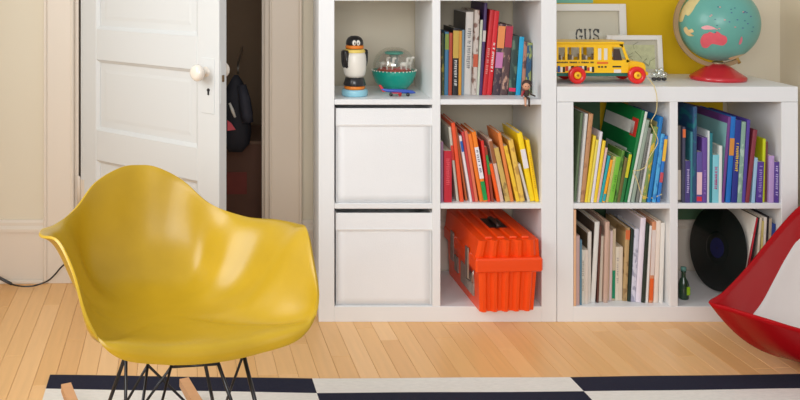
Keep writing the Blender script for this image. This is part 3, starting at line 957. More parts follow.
# ------------------------------------------------------------------ toy school bus on the low bookcase
d = 3.03
s = d / FP
yb = d - D0
bx = .972
bxe = XA(647.5, d)
t = empty('toy_bus', (bx, yb, ZT + .0004)); tag(t, 'yellow toy school bus with red wheels and a pull string', 'toy bus')
Yb = mat((250, 196, 8), .35, .04, 20, coat=.2)
Rw = mat((226, 30, 24), .3, .05, 20, coat=.3)
U = lambda px: XA(px, d) - bx
V = lambda py: ZA(py, d) - ZT
wd = .105
# body shell with window openings: built as rails and posts
zsill, zhead, ztop, zbot = V(60), V(47.5), V(43.8), V(73)
bm = bmesh.new()
Lb = U(623)
for y0, y1 in ((0, .004), (wd - .004, wd)):
    box(bm, 0, Lb + .018, y0, y1, zbot, zsill)
    box(bm, 0, Lb, y0, y1, zhead, ztop)
box(bm, 0, .004, 0, wd, zbot, ztop)
obj('body', bm, Yb, t)
posts = [(556, 558.5), (565, 567.5), (579.5, 581.5), (594, 597.5), (607.5, 612)]
for y0 in (0, wd - .004):
    for a, b in posts:
        if U(a) > -.02:
            boxo('window_post', (max(0, U(a)), U(b), y0, y0 + .004, zsill, zhead), Yb, t)
bm = bmesh.new(); box(bm, -.003, Lb + .004, -.004, wd + .004, ztop - .002, V(42), .003)
obj('roof', bm, Yb, t)
# sloping windscreen and bonnet
bm = bmesh.new()
prism(bm, [(U(621), V(42.5)), (U(626), V(60)), (U(629.5), V(62)), (U(626.5), V(60)), (U(623), V(42.5))], 0, wd)
bm.free()
bm = bmesh.new()
for y0, y1 in ((0, .004), (wd - .004, wd)):
    prism(bm, [(U(620.5), V(44)), (U(623), V(44)), (U(630), V(62)), (U(627), V(62))], y0, y1)
box(bm, U(619.6), U(623), 0, wd, V(46), V(43))
box(bm, U(626.5), U(629.5), 0, wd, V(62.5), V(60.5))
obj('windscreen_frame', bm, Yb, t)
bm = bmesh.new()
prism(bm, [(U(622), zbot), (U(622), V(60.5)), (U(629), V(61)), (U(641), V(62.2)), (U(645), V(63.5)), (U(646.5), V(67)), (U(646.5), V(73))], .004, wd - .004)
bmesh.ops.bevel(bm, geom=bm.edges[:], offset=.0025, segments=2, affect='EDGES')
obj('bonnet', bm, Yb, t)
boxo('chassis', (.004, U(645), .006, wd - .006, V(76.5), zbot - .0005), mat((34, 110, 96), .5, .1, 20), t, .001)
boxo('bumper', (U(645.5), U(648.5), 0, wd, V(75.5), V(72)), Yb, t, .002)
# seats' backs seen through the windows, and printed bands on the flank
for a in (562, 573, 587, 601):
    boxo('seat_back', (U(a) if U(a) > .006 else .006, max(U(a), .006) + .006, .012, wd - .012, zbot, V(56)), mat((196, 186, 170), .5, .1, 20), t, .001)
boxo('inner_floor', (.004, U(621), .004, wd - .004, zsill - .022, zsill - .018), mat((210, 190, 150), .6, .1, 20), t)
for a, b, y0, y1 in ((598, 601.2, 48.5, 60), (604, 607.4, 48.5, 60)):
    boxo('door_pane', (U(a), U(b), -.0012, .003, V(y1), V(y0)), mat((226, 220, 206), .3, .05, 20), t, .0004)
boxo('door_leaf', (U(597), U(608.5), .0002, .0042, V(60.5), V(47)), Yb, t)
boxo('side_pane', (U(613.5), U(619.5), -.0006, .003, V(60.5), V(49)), mat((70, 52, 44), .3, .2, 20), t, .0003)
bm = prism(bmesh.new(), [(U(619.5), V(60.5)), (U(619.5), V(49)), (U(622.2), V(60.5))], -.0006, .003)
obj('side_pane', bm, mat((70, 52, 44), .3, .2, 20), t)
boxo('door_lettering_bar', (U(597), U(608), -.0010, .001, V(64), V(62)), mat((232, 110, 30), .4, .05, 20), t)
bm = bmesh.new()
rr = random.Random(4)
x = .006
while x < U(594):
    w_ = rr.uniform(.002, .0045)
    box(bm, x, x + w_, -.0010, .001, V(63.2), V(61.6 + rr.uniform(0, .4)))
    x += w_ + .0012 + (.005 if rr.random() < .18 else 0)
for q in (598, 601, 604.5):
    box(bm, U(q), U(q + 2), -.0010, .001, V(67.8), V(66.2))
box(bm, U(612.5), U(621), -.0010, .001, V(67.5), V(66))
tag(obj('printed_lettering', bm, P_black, t), kind='stuff')
x = .006
cols = [(24, 24, 24), (40, 80, 150), (236, 230, 220), (24, 24, 24), (200, 60, 40), (236, 230, 220), (24, 24, 24), (40, 110, 160)]
k = 0
while x < U(592):
    w_ = rr.uniform(.005, .010)
    boxo('printed_picture', (x, x + w_, -.0010, .001, V(70.5 + rr.uniform(0, 2)), V(66 + rr.uniform(0, 1.5))), mat(cols[k % 8], .4, .1, 30), t)
    x += w_ + .0015; k += 1
boxo('printed_picture', (U(614), U(621), -.0010, .001, V(73), V(69.5)), mat((226, 216, 206), .4, .1, 30), t)
def wheel(px, yy, sg):
    r = 8.6 * s
    bm = lathe(bmesh.new(), [(0, 0), (r * .9, 0), (r, .003), (r, .013), (r * .9, .016), (r * .55, .016), (r * .5, .013), (0, .013)], 26)
    o = obj('wheel', bm, Rw, t, True, (U(px), yy, r)); o.rotation_euler = (math.radians(90) * sg, 0, 0)
    bm = lathe(bmesh.new(), [(0, .012), (r * .42, .012), (r * .42, .017), (r * .3, .0185), (0, .0185)], 18)
    h = obj('hub_cap', bm, mat((250, 190, 20), .35, .05, 20), o, True)
    bm = lathe(bmesh.new(), [(0, .018), (r * .14, .018), (r * .14, .0196), (0, .0196)], 12)
    obj('axle_end', bm, mat((190, 120, 20), .35, .05, 20), o, True)
for px in (576, 635.6):
    wheel(px, -.001, 1)
    wheel(px, wd + .001, -1)
# pull string, from the bumper over the shelf edge and in front of the books
pts = [W(645, 74, 3.03), W(652, 83, 2.965), W(654.5, 87, 2.943), W(657, 98, 2.945), W(656, 112, 2.948), W(651, 122, 2.95), W(654, 131, 2.95), W(658, 141, 2.95), W(654, 150, 2.952), W(649, 158, 2.955), W(645, 167, 2.955), W(638, 170.5, 2.955), W(633, 171, 2.955), W(637, 180, 2.957), W(640, 190, 2.96), W(643, 196, 2.962), W(652, 198, 2.965), W(662, 194, 2.962)]
obj('pull_string', tube(bmesh.new(), catmull(pts, 5), .0013, 6), mat((226, 206, 140), .9, .1, 80), None, True)
ps = bpy.data.objects['pull_string']
ps.parent = t
ps.matrix_parent_inverse = Matrix.Translation(-Vector((bx, yb, ZT + .0004)))

# ------------------------------------------------------------------ picture frames
def frame(name, label, px0, px1, py0, d, tilt, border, inner):
    x0, x1 = XA(px0, d), XA(px1, d)
    h = ZA(py0, d) - ZT
    t = empty(name, ((x0 + x1) / 2, d - D0, ZT + .0006)); t.rotation_euler = (-tilt, 0, 0)
    tag(t, label, 'picture frame', 'white picture frames behind the toy bus')
    w = (x1 - x0) / 2
    Mf = mat((236, 232, 224), .4, .03, 12)
    b = border
    boxo('frame_side', (-w, -w + b, 0, .02, 0, h), Mf, t, .0015)
    boxo('frame_side', (w - b, w, 0, .02, 0, h), Mf, t, .0015)
    boxo('frame_rail', (-w + b, w - b, 0, .02, 0, b), Mf, t, .0015)
    boxo('frame_rail', (-w + b, w - b, 0, .02, h - b, h), Mf, t, .0015)
    boxo('backing', (-w + b, w - b, .014, .018, b, h - b), mat((214, 206, 188), .7, .05, 10), t)
    return t, w, h
t, w, h = frame('picture_frame', 'larger white picture frame reading GUS behind the toy bus', 550, 628.5, 4, 3.255, math.radians(5), .026, None)
mt = boxo('mat_board', (-w + .027, w - .027, .0125, .0142, .027, h - .027), mat((222, 214, 196), .7, .04, 10), t)
cxp = XA(588, 3.255) - t.location.x
boxo('mat_window', (cxp - .062, cxp + .062, .0118, .0126, .075, .158), mat((228, 221, 205), .7, .04, 10), mt, .0002)
# stamped serif letters
def letter_strokes(ch):
    if ch == 'G': return [[(.8, .8), (.55, 1), (.25, .92), (.08, .6), (.08, .35), (.25, .06), (.55, 0), (.82, .14), (.82, .44)], [(.52, .44), (.98, .44)], [(.82, 1.0), (.82, .7)]]
    if ch == 'U': return [[(.14, .97), (.14, .35), (.28, .06), (.5, 0), (.72, .06), (.86, .35), (.86, .97)], [(0, .97), (.3, .97)], [(.7, .97), (1, .97)]]
    return [[(.82, .78), (.62, .98), (.35, .98), (.14, .8), (.2, .6), (.78, .42), (.86, .2), (.66, .02), (.36, .02), (.12, .22)], [(.84, 1), (.84, .7)], [(.12, .3), (.12, 0)]]
Mink = mat((66, 62, 58), .6, .2, 80)
zb_ = ZA(42, 3.255) - ZT
for i, ch in enumerate('GUS'):
    bm = bmesh.new()
    lx = XA(578 + i * 8.5, 3.255) - t.location.x
    lw, lh = .0255, .046
    for st in letter_strokes(ch):
        tube(bm, [(lx + a * lw, .0112, zb_ + b * lh) for a, b in st], .0030, 6)
    obj('letter', bm, Mink, t)
boxo('pane', (-w + .02, w - .02, .006, .007, .02, h - .02), glass_mat(alpha=.035), t)
t, w, h = frame('picture_frame', 'smaller white picture frame with a pale green sketch behind the toy bus', 608.5, 664, 35.5, 3.185, math.radians(6), .017, None)
mt = boxo('mat_board', (-w + .018, w - .018, .0125, .0142, .018, h - .018), mat((206, 200, 182), .7, .04, 10), t)
bm = bmesh.new()
rr = random.Random(9)
sk = boxo('sketch_ground', (-w + .03, w - .024, .0115, .0126, .03, h - .034), mat((206, 206, 160), .7, .25, 60), mt)
for k in range(9):
    p = [(-w + .036 + rr.random() * (2 * w - .07), .0108, .036 + rr.random() * (h - .08)) for _ in range(2)]
    q = p[0]
    tube(bm, [q, (q[0] + rr.uniform(-.02, .02), .0108, q[2] + .014), (q[0] + rr.uniform(-.03, .03), .0108, q[2] + .026)], .0008, 5)
obj('sketch_lines', bm, mat((120, 124, 84), .7, .2, 60), mt)
boxo('pane', (-w + .012, w - .012, .006, .007, .012, h - .012), glass_mat(alpha=.035), t)

# ------------------------------------------------------------------ glass trinket by the small frame
d = 3.10
s = d / FP
t = empty('glass_trinket', (XA(659, d), d - D0, ZT + .0004)); tag(t, 'small clear glass trinket with a dark foot behind the bus bonnet', 'trinket')
bm = bmesh.new()
for q in (-5, 0, 5):
    ell(bm, (q * s, 0, .6 * s + 1.2 * s), 2.6 * s, 2.2 * s, 1.8 * s, 10, 6)
obj('foot', bm, mat((60, 58, 60), .3, .2, 40), t, True)
bm = bmesh.new()
for q, z, r in ((-5, 6, 3.4), (0, 7.5, 4.2), (5, 6, 3.6), (2.4, 11, 2.6), (-2.6, 10.5, 2.4)):
    ell(bm, (q * s, 0, z * s), r * s, r * s * .9, r * s, 12, 8)
obj('bubbles', bm, glass_mat(alpha=.3), t, True)

# ------------------------------------------------------------------ globe
d = 3.13
s = d / FP
gx, gy = XA(718, d), d - D0
R = 38.0 * s
gz = ZA(23.0, d)
t = empty('globe', (gx, gy, ZT + .0004)); tag(t, 'turquoise desk globe on a red stepped foot at the bookcase end', 'globe')
M_foot = mat((196, 34, 44), .28, .06, 12, coat=.4)
h0 = gz - R - ZT
obj('foot', lathe(bmesh.new(), [(0, 0), (.089, 0), (.091, .004), (.091, .011), (.086, .0155), (.082, .018), (.062, .031), (.046, .043), (.038, .0475), (.034, .049), (.02, .056), (.012, .058), (.012, h0 - .004), (0, h0 - .004)], 40), M_foot, t, True)
gc = Vector((0, 0, gz - ZT))
bl_ = obj('ball', ell(bmesh.new(), gc, R, R, R, 48, 32), mat((98, 164, 152), .38, .14, 12, coat=.15), t, True)
def land(name, pts, col, seed=0):
    """patch of printed land lying on the ball, outline in degrees (right, up) on the side facing the room"""
    bm = bmesh.new()
    out = catmull([(a, b, 0) for a, b in pts], 3, closed=True)
    cxm = sum(p.x for p in out) / len(out); cym = sum(p.y for p in out) / len(out)
    rings = 5
    def S(a, b):
        a, b = math.radians(a) - math.atan2(gx, d), math.radians(b + 3.5)
        return gc + Vector((math.sin(a) * math.cos(b), -math.cos(a) * math.cos(b), math.sin(b))) * (R * 1.0025)
    prev = None
    cen = bm.verts.new(S(cxm, cym))
    for r in range(1, rings + 1):
        f = r / rings
        ring = [bm.verts.new(S(cxm + (p.x - cxm) * f, cym + (p.y - cym) * f)) for p in out]
        n = len(ring)
        for k in range(n):
            if prev is None: bm.faces.new((cen, ring[k], ring[(k + 1) % n]))
            else: bm.faces.new((prev[k], ring[k], ring[(k + 1) % n], prev[(k + 1) % n]))
        prev = ring
    return obj(name, bm, mat(col, .4, .12, 60), bl_, True)
def gd(px, py):   # pixel offset on the ball -> degrees
    u, v = (px - 719.5) / 41.0, (22.5 - py) / 38.5
    b = math.asin(max(-.98, min(.98, v)))
    a = math.asin(max(-.98, min(.98, u / max(.15, math.cos(b)))))
    return (math.degrees(a), math.degrees(b))
def landpx(name, pts, col): return land(name, [gd(*p) for p in pts], col)
landpx('printed_land', [(703.5, 40), (706, 34.5), (710, 33), (712, 31.6), (716, 33), (718, 31), (720.5, 32), (723, 34), (727, 36), (727.5, 41), (724, 44.5), (719, 44), (714, 43.5), (710, 47.5), (706, 47.5), (704, 44)], (222, 92, 104))
landpx('printed_land', [(704, 27.5), (709, 25.5), (714, 26.4), (717.5, 28.5), (712, 29.4), (706, 29.4)], (232, 160, 166))
landpx('printed_land', [(687, 30), (689.5, 28), (692, 31), (695, 29.6), (697, 32.5), (693, 34.5), (697.5, 36.5), (692, 37), (688.5, 34)], (228, 196, 140))
landpx('printed_land', [(681.5, 22), (683, 14), (688, 4), (696, -3), (704, -9), (703, -2), (698, 6), (695, 12), (691, 17), (688, 16), (686, 22), (683.5, 24)], (220, 200, 142))
landpx('printed_land', [(738, 43), (739.5, 38), (741, 35.5), (741.5, 39), (740, 43)], (214, 120, 134))
landpx('printed_land', [(728, 58), (733, 55.5), (739, 54), (745, 53), (749, 51.5), (744, 55.5), (737, 58.5), (731, 60)], (224, 200, 150))
rr = random.Random(21)
for k in range(26):
    x_, y_ = rr.uniform(712, 752), rr.uniform(6, 34)
    landpx('printed_island', [(x_ - .9, y_), (x_, y_ - .6), (x_ + 1.1, y_), (x_, y_ + .6)], [(60, 110, 130), (70, 96, 140), (206, 140, 140)][k % 3])
# meridian arm round the left side, from the upper pole to the lower one
bm = bmesh.new()
pa = []
ro, ri, tk = R * 1.17, R * 1.06, .0045
a0, a1 = math.radians(-62), math.radians(-244)
n = 40
rings = []
for k in range(n + 1):
    a = a0 + (a1 - a0) * k / n
    ca_, sa_ = math.cos(a), math.sin(a)
    rings.append([bm.verts.new(gc + Vector((ca_ * r, y, sa_ * r))) for r, y in ((ri, -tk), (ro, -tk), (ro, tk), (ri, tk))])
for a, b in zip(rings, rings[1:]):
    for k in range(4): bm.faces.new((a[k], a[(k + 1) % 4], b[(k + 1) % 4], b[k]))
bm.faces.new(rings[0]); bm.faces.new(rings[-1])
obj('meridian_arm', bm, mat((168, 138, 100), .45, .15, 30, metal=.2), t)
for a in (a0, a1 + math.radians(4)):
    dv = Vector((math.cos(a), 0, math.sin(a)))
    obj('pivot_pin', tube(bmesh.new(), [gc + dv * R * .97, gc + dv * R * 1.2], .006, 10), mat((196, 160, 84), .35, .1, 30, metal=.6), t, True)
bm = bmesh.new()
lathe(bm, [(0, h0 - .012), (.02, h0 - .012), (.022, h0 - .006), (.016, h0 - .002), (0, h0 - .002)], 20)
obj('arm_clamp', bm, mat((150, 128, 100), .4, .1, 30, metal=.4), t, True)

# ------------------------------------------------------------------ vinyl record and sleeves in the lower right cube
def record_frame(px, py, d, yaw, lean):
    M = Matrix.Translation(W(px, py, d)) @ Matrix.Rotation(yaw, 4, 'Z') @ Matrix.Rotation(lean, 4, 'X')
    return M
R_r = .143
yaw, lean = math.radians(-79), math.radians(-9)
# the disc's own z axis points out of the label, towards the room and to the left
rec = empty('vinyl_record'); tag(rec, 'black vinyl record with a dark blue label standing in the low bookcase', 'record')
d = 3.11
base = W(717.5, 249, d)
zc_ = ZF1 + R_r * math.cos(lean) + .001
rec.location = (base.x, base.y, zc_)
rec.rotation_euler = (math.radians(90) + lean, 0, yaw)
bm = bmesh.new()
prof = [(0, 0), (R_r - .001, 0), (R_r, .0008), (R_r - .001, .0016)]
k = R_r - .006
while k > .056:
    prof += [(k, .0016), (k - .0006, .00125), (k - .0012, .0016)]
    k -= .0042
prof += [(.05, .0016), (0, .0016)]
M_vin = mat((9, 20, 18), .22, .1, 30, coat=.5)
dsc = obj('disc', lathe(bm, prof, 64), M_vin, rec, True)
obj('label', lathe(bmesh.new(), [(0, .0016), (.034, .0016), (.034, .0021), (0, .0021)], 32), mat((24, 28, 78), .5, .1, 60), rec)
obj('spindle_hole', lathe(bmesh.new(), [(0, .002), (.0036, .002), (.0036, .0024), (0, .0024)], 12), P_black, rec)
# sleeve behind the disc
def sleeve(name, x, y, wdt, hgt, yaw, lean, th, col, label, edge=None):
    o = empty(name, (x, y, ZF1 + .001 + th))
    o.rotation_euler = (lean, 0, yaw)
    tag(o, label, 'record sleeve', 'record sleeves beside the vinyl record')
    boxo('sleeve', (-wdt / 2, wdt / 2, 0, th, 0, hgt), mat(col, .6, .06, 20), o, .0003)
    if edge: boxo('printed_edge', (-wdt / 2 - .0004, -wdt / 2 + .004, -.0004, th + .0004, .002, hgt - .002), mat(edge, .6, .05, 20), o)
    return o
#SLEEVES
# sleeves: three lean on the upright ones by the cube wall; (thickness, height, lean deg, colour, label)
SL = [(.012, .262, 2.5, (40, 70, 150), 'blue record sleeve against the cube wall'),
      (.009, .280, 2.5, (186, 172, 150), 'buff record sleeve left of the blue one'),
      (.007, .288, 2.5, (34, 30, 36), 'black record sleeve near the cube wall, between buff and white'),
      (.008, .284, 2.5, (232, 226, 216), 'upright white record sleeve left of the black one'),
      (.007, .272, 2.5, (210, 196, 120), 'straw-coloured record sleeve left of the upright white one'),
      (.007, .284, 4.0, (226, 216, 196), 'cream record sleeve behind the red chair'),
      (.005, .286, 9.0, (34, 32, 34), 'slim black record sleeve leaning next to the cream one'),
      (.005, .286, 10.0, (196, 40, 56), 'slim crimson record sleeve leaning behind the white sleeve'),
      (.005, .290, 11.0, (232, 226, 214), 'leaning white record sleeve right behind the vinyl record')]
x_ = X0(781.5) - .002
prev_ph = 0.0
for i, (th, hh, ph, col, lab) in enumerate(SL):
    ph = math.radians(ph)
    x_ -= hh * (math.sin(ph) - math.sin(prev_ph)) + .0006
    prev_ph = ph
    x_ -= th / math.cos(ph)
    o = empty('record_sleeve', (x_, .03, ZF1 + th * math.sin(ph) + .0006))
    o.rotation_euler = (0, ph, 0)
    tag(o, lab, 'record sleeve', 'record sleeves beside the vinyl record')
    boxo('sleeve', (0, th, 0, .27, 0, hh), mat(col, .55, .08, 40), o, .0004)
    boxo('spine_print', (th * .25, th * .75, -.0006, .0004, hh * .1, hh * .8), mat(tuple(min(255, c + 24) for c in col), .5, .1, 60), o)
# dark green bottle at the left
d = 3.02
s = d / FP
t = empty('small_bottle', (XA(683.5, d), d - D0, ZF1 + .0004)); tag(t, 'small dark green bottle with a lime patch left of the vinyl record', 'bottle')
LA('glass_body', [(0, 0), (4.6, 0), (5, 1), (5, 14), (4, 18), (2.2, 21), (2, 26), (2.4, 26.4), (2.4, 28), (0, 28)], mat((34, 64, 44), .2, .15, 30, coat=.4))
bm = bmesh.new(); box(bm, 1.0 * s, 4.4 * s, -5.2 * s, -4.0 * s, 5 * s, 13 * s, .0006)
obj('lime_patch', bm, mat((150, 200, 30), .4, .05, 20), t)
obj('cap', lathe(bmesh.new(), [(0, 28 * s), (2.7 * s, 28 * s), (2.7 * s, 31.5 * s), (0, 31.8 * s)], 16), mat((90, 140, 130), .4, .1, 20), t, True)

# ------------------------------------------------------------------ closet contents
d = 3.50
s = d / FP
hx_ = XA(238, d)
t = empty('hanging_coat', (hx_, d - D0, ZA(150, d))); tag(t, 'dark coat with a white strip hanging inside the doorway', 'coat')
bm = bmesh.new()
pf = [(0, 6, 0.5), (8, 12, 4), (20, 14, 8), (36, 13, 9), (52, 12, 9), (64, 9, 8), (73, 5, 5), (77, 2, 2)]
rings = []
for z, rx, ry in pf:
    rings.append([bm.verts.new(((rx * math.cos(2 * math.pi * k / 18) * (1 + .12 * math.sin(5 * k + z)) - 2) * s, ry * math.sin(2 * math.pi * k / 18) * (1 + .1 * math.cos(3 * k + z)) * s, (z - 2) * s)) for k in range(18)])
for a, b in zip(rings, rings[1:]):
    for k in range(18): bm.faces.new((a[k], a[(k + 1) % 18], b[(k + 1) % 18], b[k]))
bm.faces.new(rings[0]); bm.faces.new(rings[-1])
obj('coat_body', bm, mat((40, 40, 48), .75, .25, 30), t, True)
obj('sleeve', tube(bmesh.new(), [(4 * s, -9 * s, 66 * s), (7 * s, -12 * s, 52 * s), (9 * s, -13 * s, 38 * s), (10 * s, -13 * s, 30 * s)], [4.5 * s, 6 * s, 6.2 * s, 5.6 * s], 12), mat((48, 48, 58), .75, .25, 30), t, True)
obj('white_strip', tube(bmesh.new(), [(-8 * s, -13.4 * s, 49 * s), (-5 * s, -14 * s, 42 * s), (-2.4 * s, -14 * s, 35 * s)], [1.2 * s, 1.8 * s, 1.2 * s], 6), P_white, t, True)
bm = prism(bmesh.new(), [(-10 * s, 32 * s), (-10 * s, 22 * s), (-2 * s, 23 * s), (-6 * s, 29 * s)], -15 * s, -13 * s)
obj('pink_lining', bm, mat((226, 92, 104), .7, .1, 40), t)
obj('hook', tube(bmesh.new(), [(0, 3 * s, 76 * s), (0, 2 * s, 82 * s), (0, 12 * s, 86 * s), (0, (1.25 - (d - D0)) , 86 * s)], .004, 8), M_met, t, True)
t = empty('storage_crate', (XA(252, 3.7), .78, .0005)); tag(t, 'dark brown crate standing inside the dim closet', 'crate')
Mc = mat((108, 74, 58), .8, .15, 12)
hC = ZA(146, 3.6)
boxo('front_board', (-.17, .12, -.10, -.085, 0, hC), Mc, t, .002)
boxo('side_board', (-.17, -.155, -.085, .25, 0, hC), Mc, t, .002)
boxo('side_board', (.105, .12, -.085, .25, 0, hC), Mc, t, .002)
boxo('back_board', (-.17, .12, .25, .265, 0, hC), Mc, t, .002)
boxo('lid', (-.175, .125, -.105, .27, hC, hC + .014), mat((122, 92, 72), .7, .12, 12), t, .002)
boxo('label_plate', (-.10, -.02, -.1025, -.0995, hC * .55, hC * .75), mat((130, 56, 46), .7, .15, 20), t)

# ------------------------------------------------------------------ power cord along the baseboard
dd = 3.262
pts = [(-16, 272, 3.27), (0, 277.5, dd), (6, 281, dd), (12, 284.3, dd), (17, 285.6, 3.25), (24, 286.4, 3.245), (33, 286, 3.25), (42, 283.4, dd), (49, 280, dd), (55, 274.5, dd), (60, 268.5, dd), (66, 263, dd), (74, 257.5, dd), (84, 251, dd)]
pts = [W(*p) for p in pts]
for p in pts: p.z = max(p.z, .0035)
t = empty('power_cord', (pts[4].x, pts[4].y, 0)); tag(t, 'black power cord trailing along the baseboard left of the door', 'cord')
o = obj('cable', tube(bmesh.new(), [p - t.location for p in catmull(pts, 5)], .0030, 8), P_black, t, True)
q0, q1 = W(-4, 276, dd), W(12.5, 284.6, dd)
o = obj('plug_body', tube(bmesh.new(), [q0 - t.location, q0.lerp(q1, .1) - t.location, q0.lerp(q1, .9) - t.location, q1 - t.location], [.003, .0058, .0058, .003], 8), P_black, t, True)

# ------------------------------------------------------------------ rug
rug = empty('rug', (0.3, -.9, .0004)); tag(rug, 'flat woven rug of staggered navy and white bars on the wood floor', 'rug')
def weave(rgb):
    m = mat(rgb, .95, .12, 60, .6, 420, stretch=(1, 3.5, 1))
    return m
M_navy, M_cream = weave((15, 18, 44)), weave((238, 232, 222))
cols = [(-.613, 2.558), (.133, 2.534), (.865, 2.543), (1.60, 2.564), (2.33, 2.57)]
rh = .0855
nrows = 14
th = .006
def rp(ci, r):
    x, dz = cols[ci]
    return Vector((x + .1 * r * rh, dz - D0 - r * rh, 0))
for r in range(nrows):
    for ci in range(4):
        a, b = rp(ci, r), rp(ci + 1, r)
        c, e = rp(ci + 1, r + 1), rp(ci, r + 1)
        n = 14
        bm = bmesh.new()
        rr = random.Random(r * 10 + ci)
        top, bot = [], []
        for k in range(n + 1):
            u = k / n
            j1 = .0012 * math.sin(k * 2.1 + ci) if 0 < k < n else 0
            top.append(a.lerp(b, u) + Vector((0, .0010 * math.sin(9.0 * (ci + u) + 2.0 * r), 0)))
            bot.append(e.lerp(c, u) + Vector((0, .0010 * math.sin(9.0 * (ci + u) + 2.0 * (r + 1)), 0)))
        T = [bm.verts.new(p + Vector((0, 0, th)) - rug.location) for p in top]
        Bq = [bm.verts.new(p + Vector((0, 0, th)) - rug.location) for p in bot]
        T0 = [bm.verts.new(p - rug.location + Vector((0, 0, .0008))) for p in top]
        B0 = [bm.verts.new(p - rug.location + Vector((0, 0, .0008))) for p in bot]
        for k in range(n):
            bm.faces.new((T[k], T[k + 1], Bq[k + 1], Bq[k]))
            bm.faces.new((T0[k], T0[k + 1], T[k + 1], T[k]))
            bm.faces.new((Bq[k], Bq[k + 1], B0[k + 1], B0[k]))
        bm.faces.new((T0[0], T[0], Bq[0], B0[0])); bm.faces.new((T0[n], T[n], Bq[n], B0[n]))
        navy = (r + ci) % 2 == 0
        obj('navy_bar' if navy else 'white_bar', bm, M_navy if navy else M_cream, rug)

# ------------------------------------------------------------------ moulded shells
def radial_shell(ctrl, nu=6, nv=22, v1=None):
    """ctrl: closed list of section control polygons, each from the middle of the seat out to the rim"""
    M = len(ctrl)
    K = len(ctrl[0])
    cols_ = [catmull([c[k] for c in ctrl], nu, closed=True) for k in range(K)]
    n = len(cols_[0])
    reach = [p.x for p in catmull([(a, 0, 0) for a in v1], nu, closed=True)] if v1 else None
    bm = bmesh.new()
    rings = []
    for j in range(nv + 1):
        v = j / nv
        if v < 1e-6:
            rings.append([bm.verts.new(cols_[0][0])])
        else:
            rings.append([bm.verts.new(bez([cols_[k][i] for k in range(K)], v * (reach[i] if reach else 1.0))) for i in range(n)])
    for a, b in zip(rings, rings[1:]):
        for i in range(n):
            i2 = (i + 1) % n
            if len(a) == 1: bm.faces.new((a[0], b[i], b[i2]))
            else: bm.faces.new((a[i], b[i], b[i2], a[i2]))
    return bm

half = [[0.0, -0.298, 0.286], [0.049, -0.29, 0.281], [0.114, -0.269, 0.25], [0.17, -0.216, 0.202], [0.234, -0.134, 0.183], [0.282, -0.049, 0.193], [0.297, 0.036, 0.202], [0.280, 0.113, 0.211], [0.261, 0.183, 0.170], [0.242, 0.253, 0.097], [0.192, 0.28, 0.038], [0.1, 0.269, 0.01], [0.0, 0.273, 0.004]]
POSE = (-0.21927522, 1.99869224, 0.38715052, 0.42086457, -0.07747609, 0.02626372)
def chair_world(p):
    x0, d0, z0, th, roll, pitch = POSE
    r, f, z = p
    r2 = r * math.cos(roll) - z * math.sin(roll); z2 = r * math.sin(roll) + z * math.cos(roll)
    f2 = f * math.cos(pitch) - z2 * math.sin(pitch); z3 = f * math.sin(pitch) + z2 * math.cos(pitch)
    return Vector((x0 + r2 * math.cos(th) + f2 * math.sin(th), d0 + r2 * math.sin(th) - f2 * math.cos(th) - D0, z0 + z3))
CEN = (0.0, -0.03, 0.0)
# per rim point: (xy factor, height factor of rim, extra height) for three inner control points
BACK = [(.60, .0, .0), (.97, .08, .0), (.93, .62, .0)]
BACK2 = [(.60, .0, .0), (.95, .10, .0), (.92, .64, .0)]
ARM = [(.54, .0, .0), (.73, .03, .0), (.76, .93, .0)]
ARM7 = [(.54, .0, .0), (.76, .03, .0), (.83, .85, .0)]
ARMF = [(.54, .0, .0), (.80, .03, .0), (.88, .65, .0)]
FRC = [(.58, .0, .0), (.90, .12, .014), (.98, .62, .010)]
FRO = [(.60, .0, .000), (.93, .4, .046), (1.03, .8, .044)]
TABLE = [BACK, BACK, BACK2, BACK2, ARM, ARM, ARM, ARM7, ARMF, FRC, FRO, FRO, FRO]
def chair_ctrl():
    def sect(P, T):
        Q = [Vector(CEN)]
        for sx, g, ad in T:
            Q.append(Vector((CEN[0] + (P[0] - CEN[0]) * sx, CEN[1] + (P[1] - CEN[1]) * sx, CEN[2] + (P[2] - CEN[2]) * g + ad)))
        Q.append(Vector(P))
        return Q
    R_ = [sect(p, T) for p, T in zip(half, TABLE)]
    L_ = [sect((-p[0], p[1], p[2]), T) for p, T in zip(half, TABLE)]
    return R_ + L_[1:-1][::-1]
ch = empty('rocking_armchair', (POSE[0], POSE[1] - D0, .007)); tag(ch, 'mustard yellow moulded armchair on black wire legs and wooden rockers', 'chair')
def fibreglass():
    m = mat((188, 152, 28), .33, .18, 9, .03, 40, coat=.05, spec=.45)
    return m
bm = radial_shell(chair_ctrl())
for v in bm.verts: v.co = chair_world(v.co) - ch.location
sh = obj('seat_shell', bm, fibreglass(), ch, True)
md = sh.modifiers.new('thickness', 'SOLIDIFY'); md.thickness = .0055; md.offset = 0
md = sh.modifiers.new('soft_edge', 'BEVEL'); md.width = .002; md.segments = 2; md.limit_method = 'ANGLE'; md.angle_limit = math.radians(50)
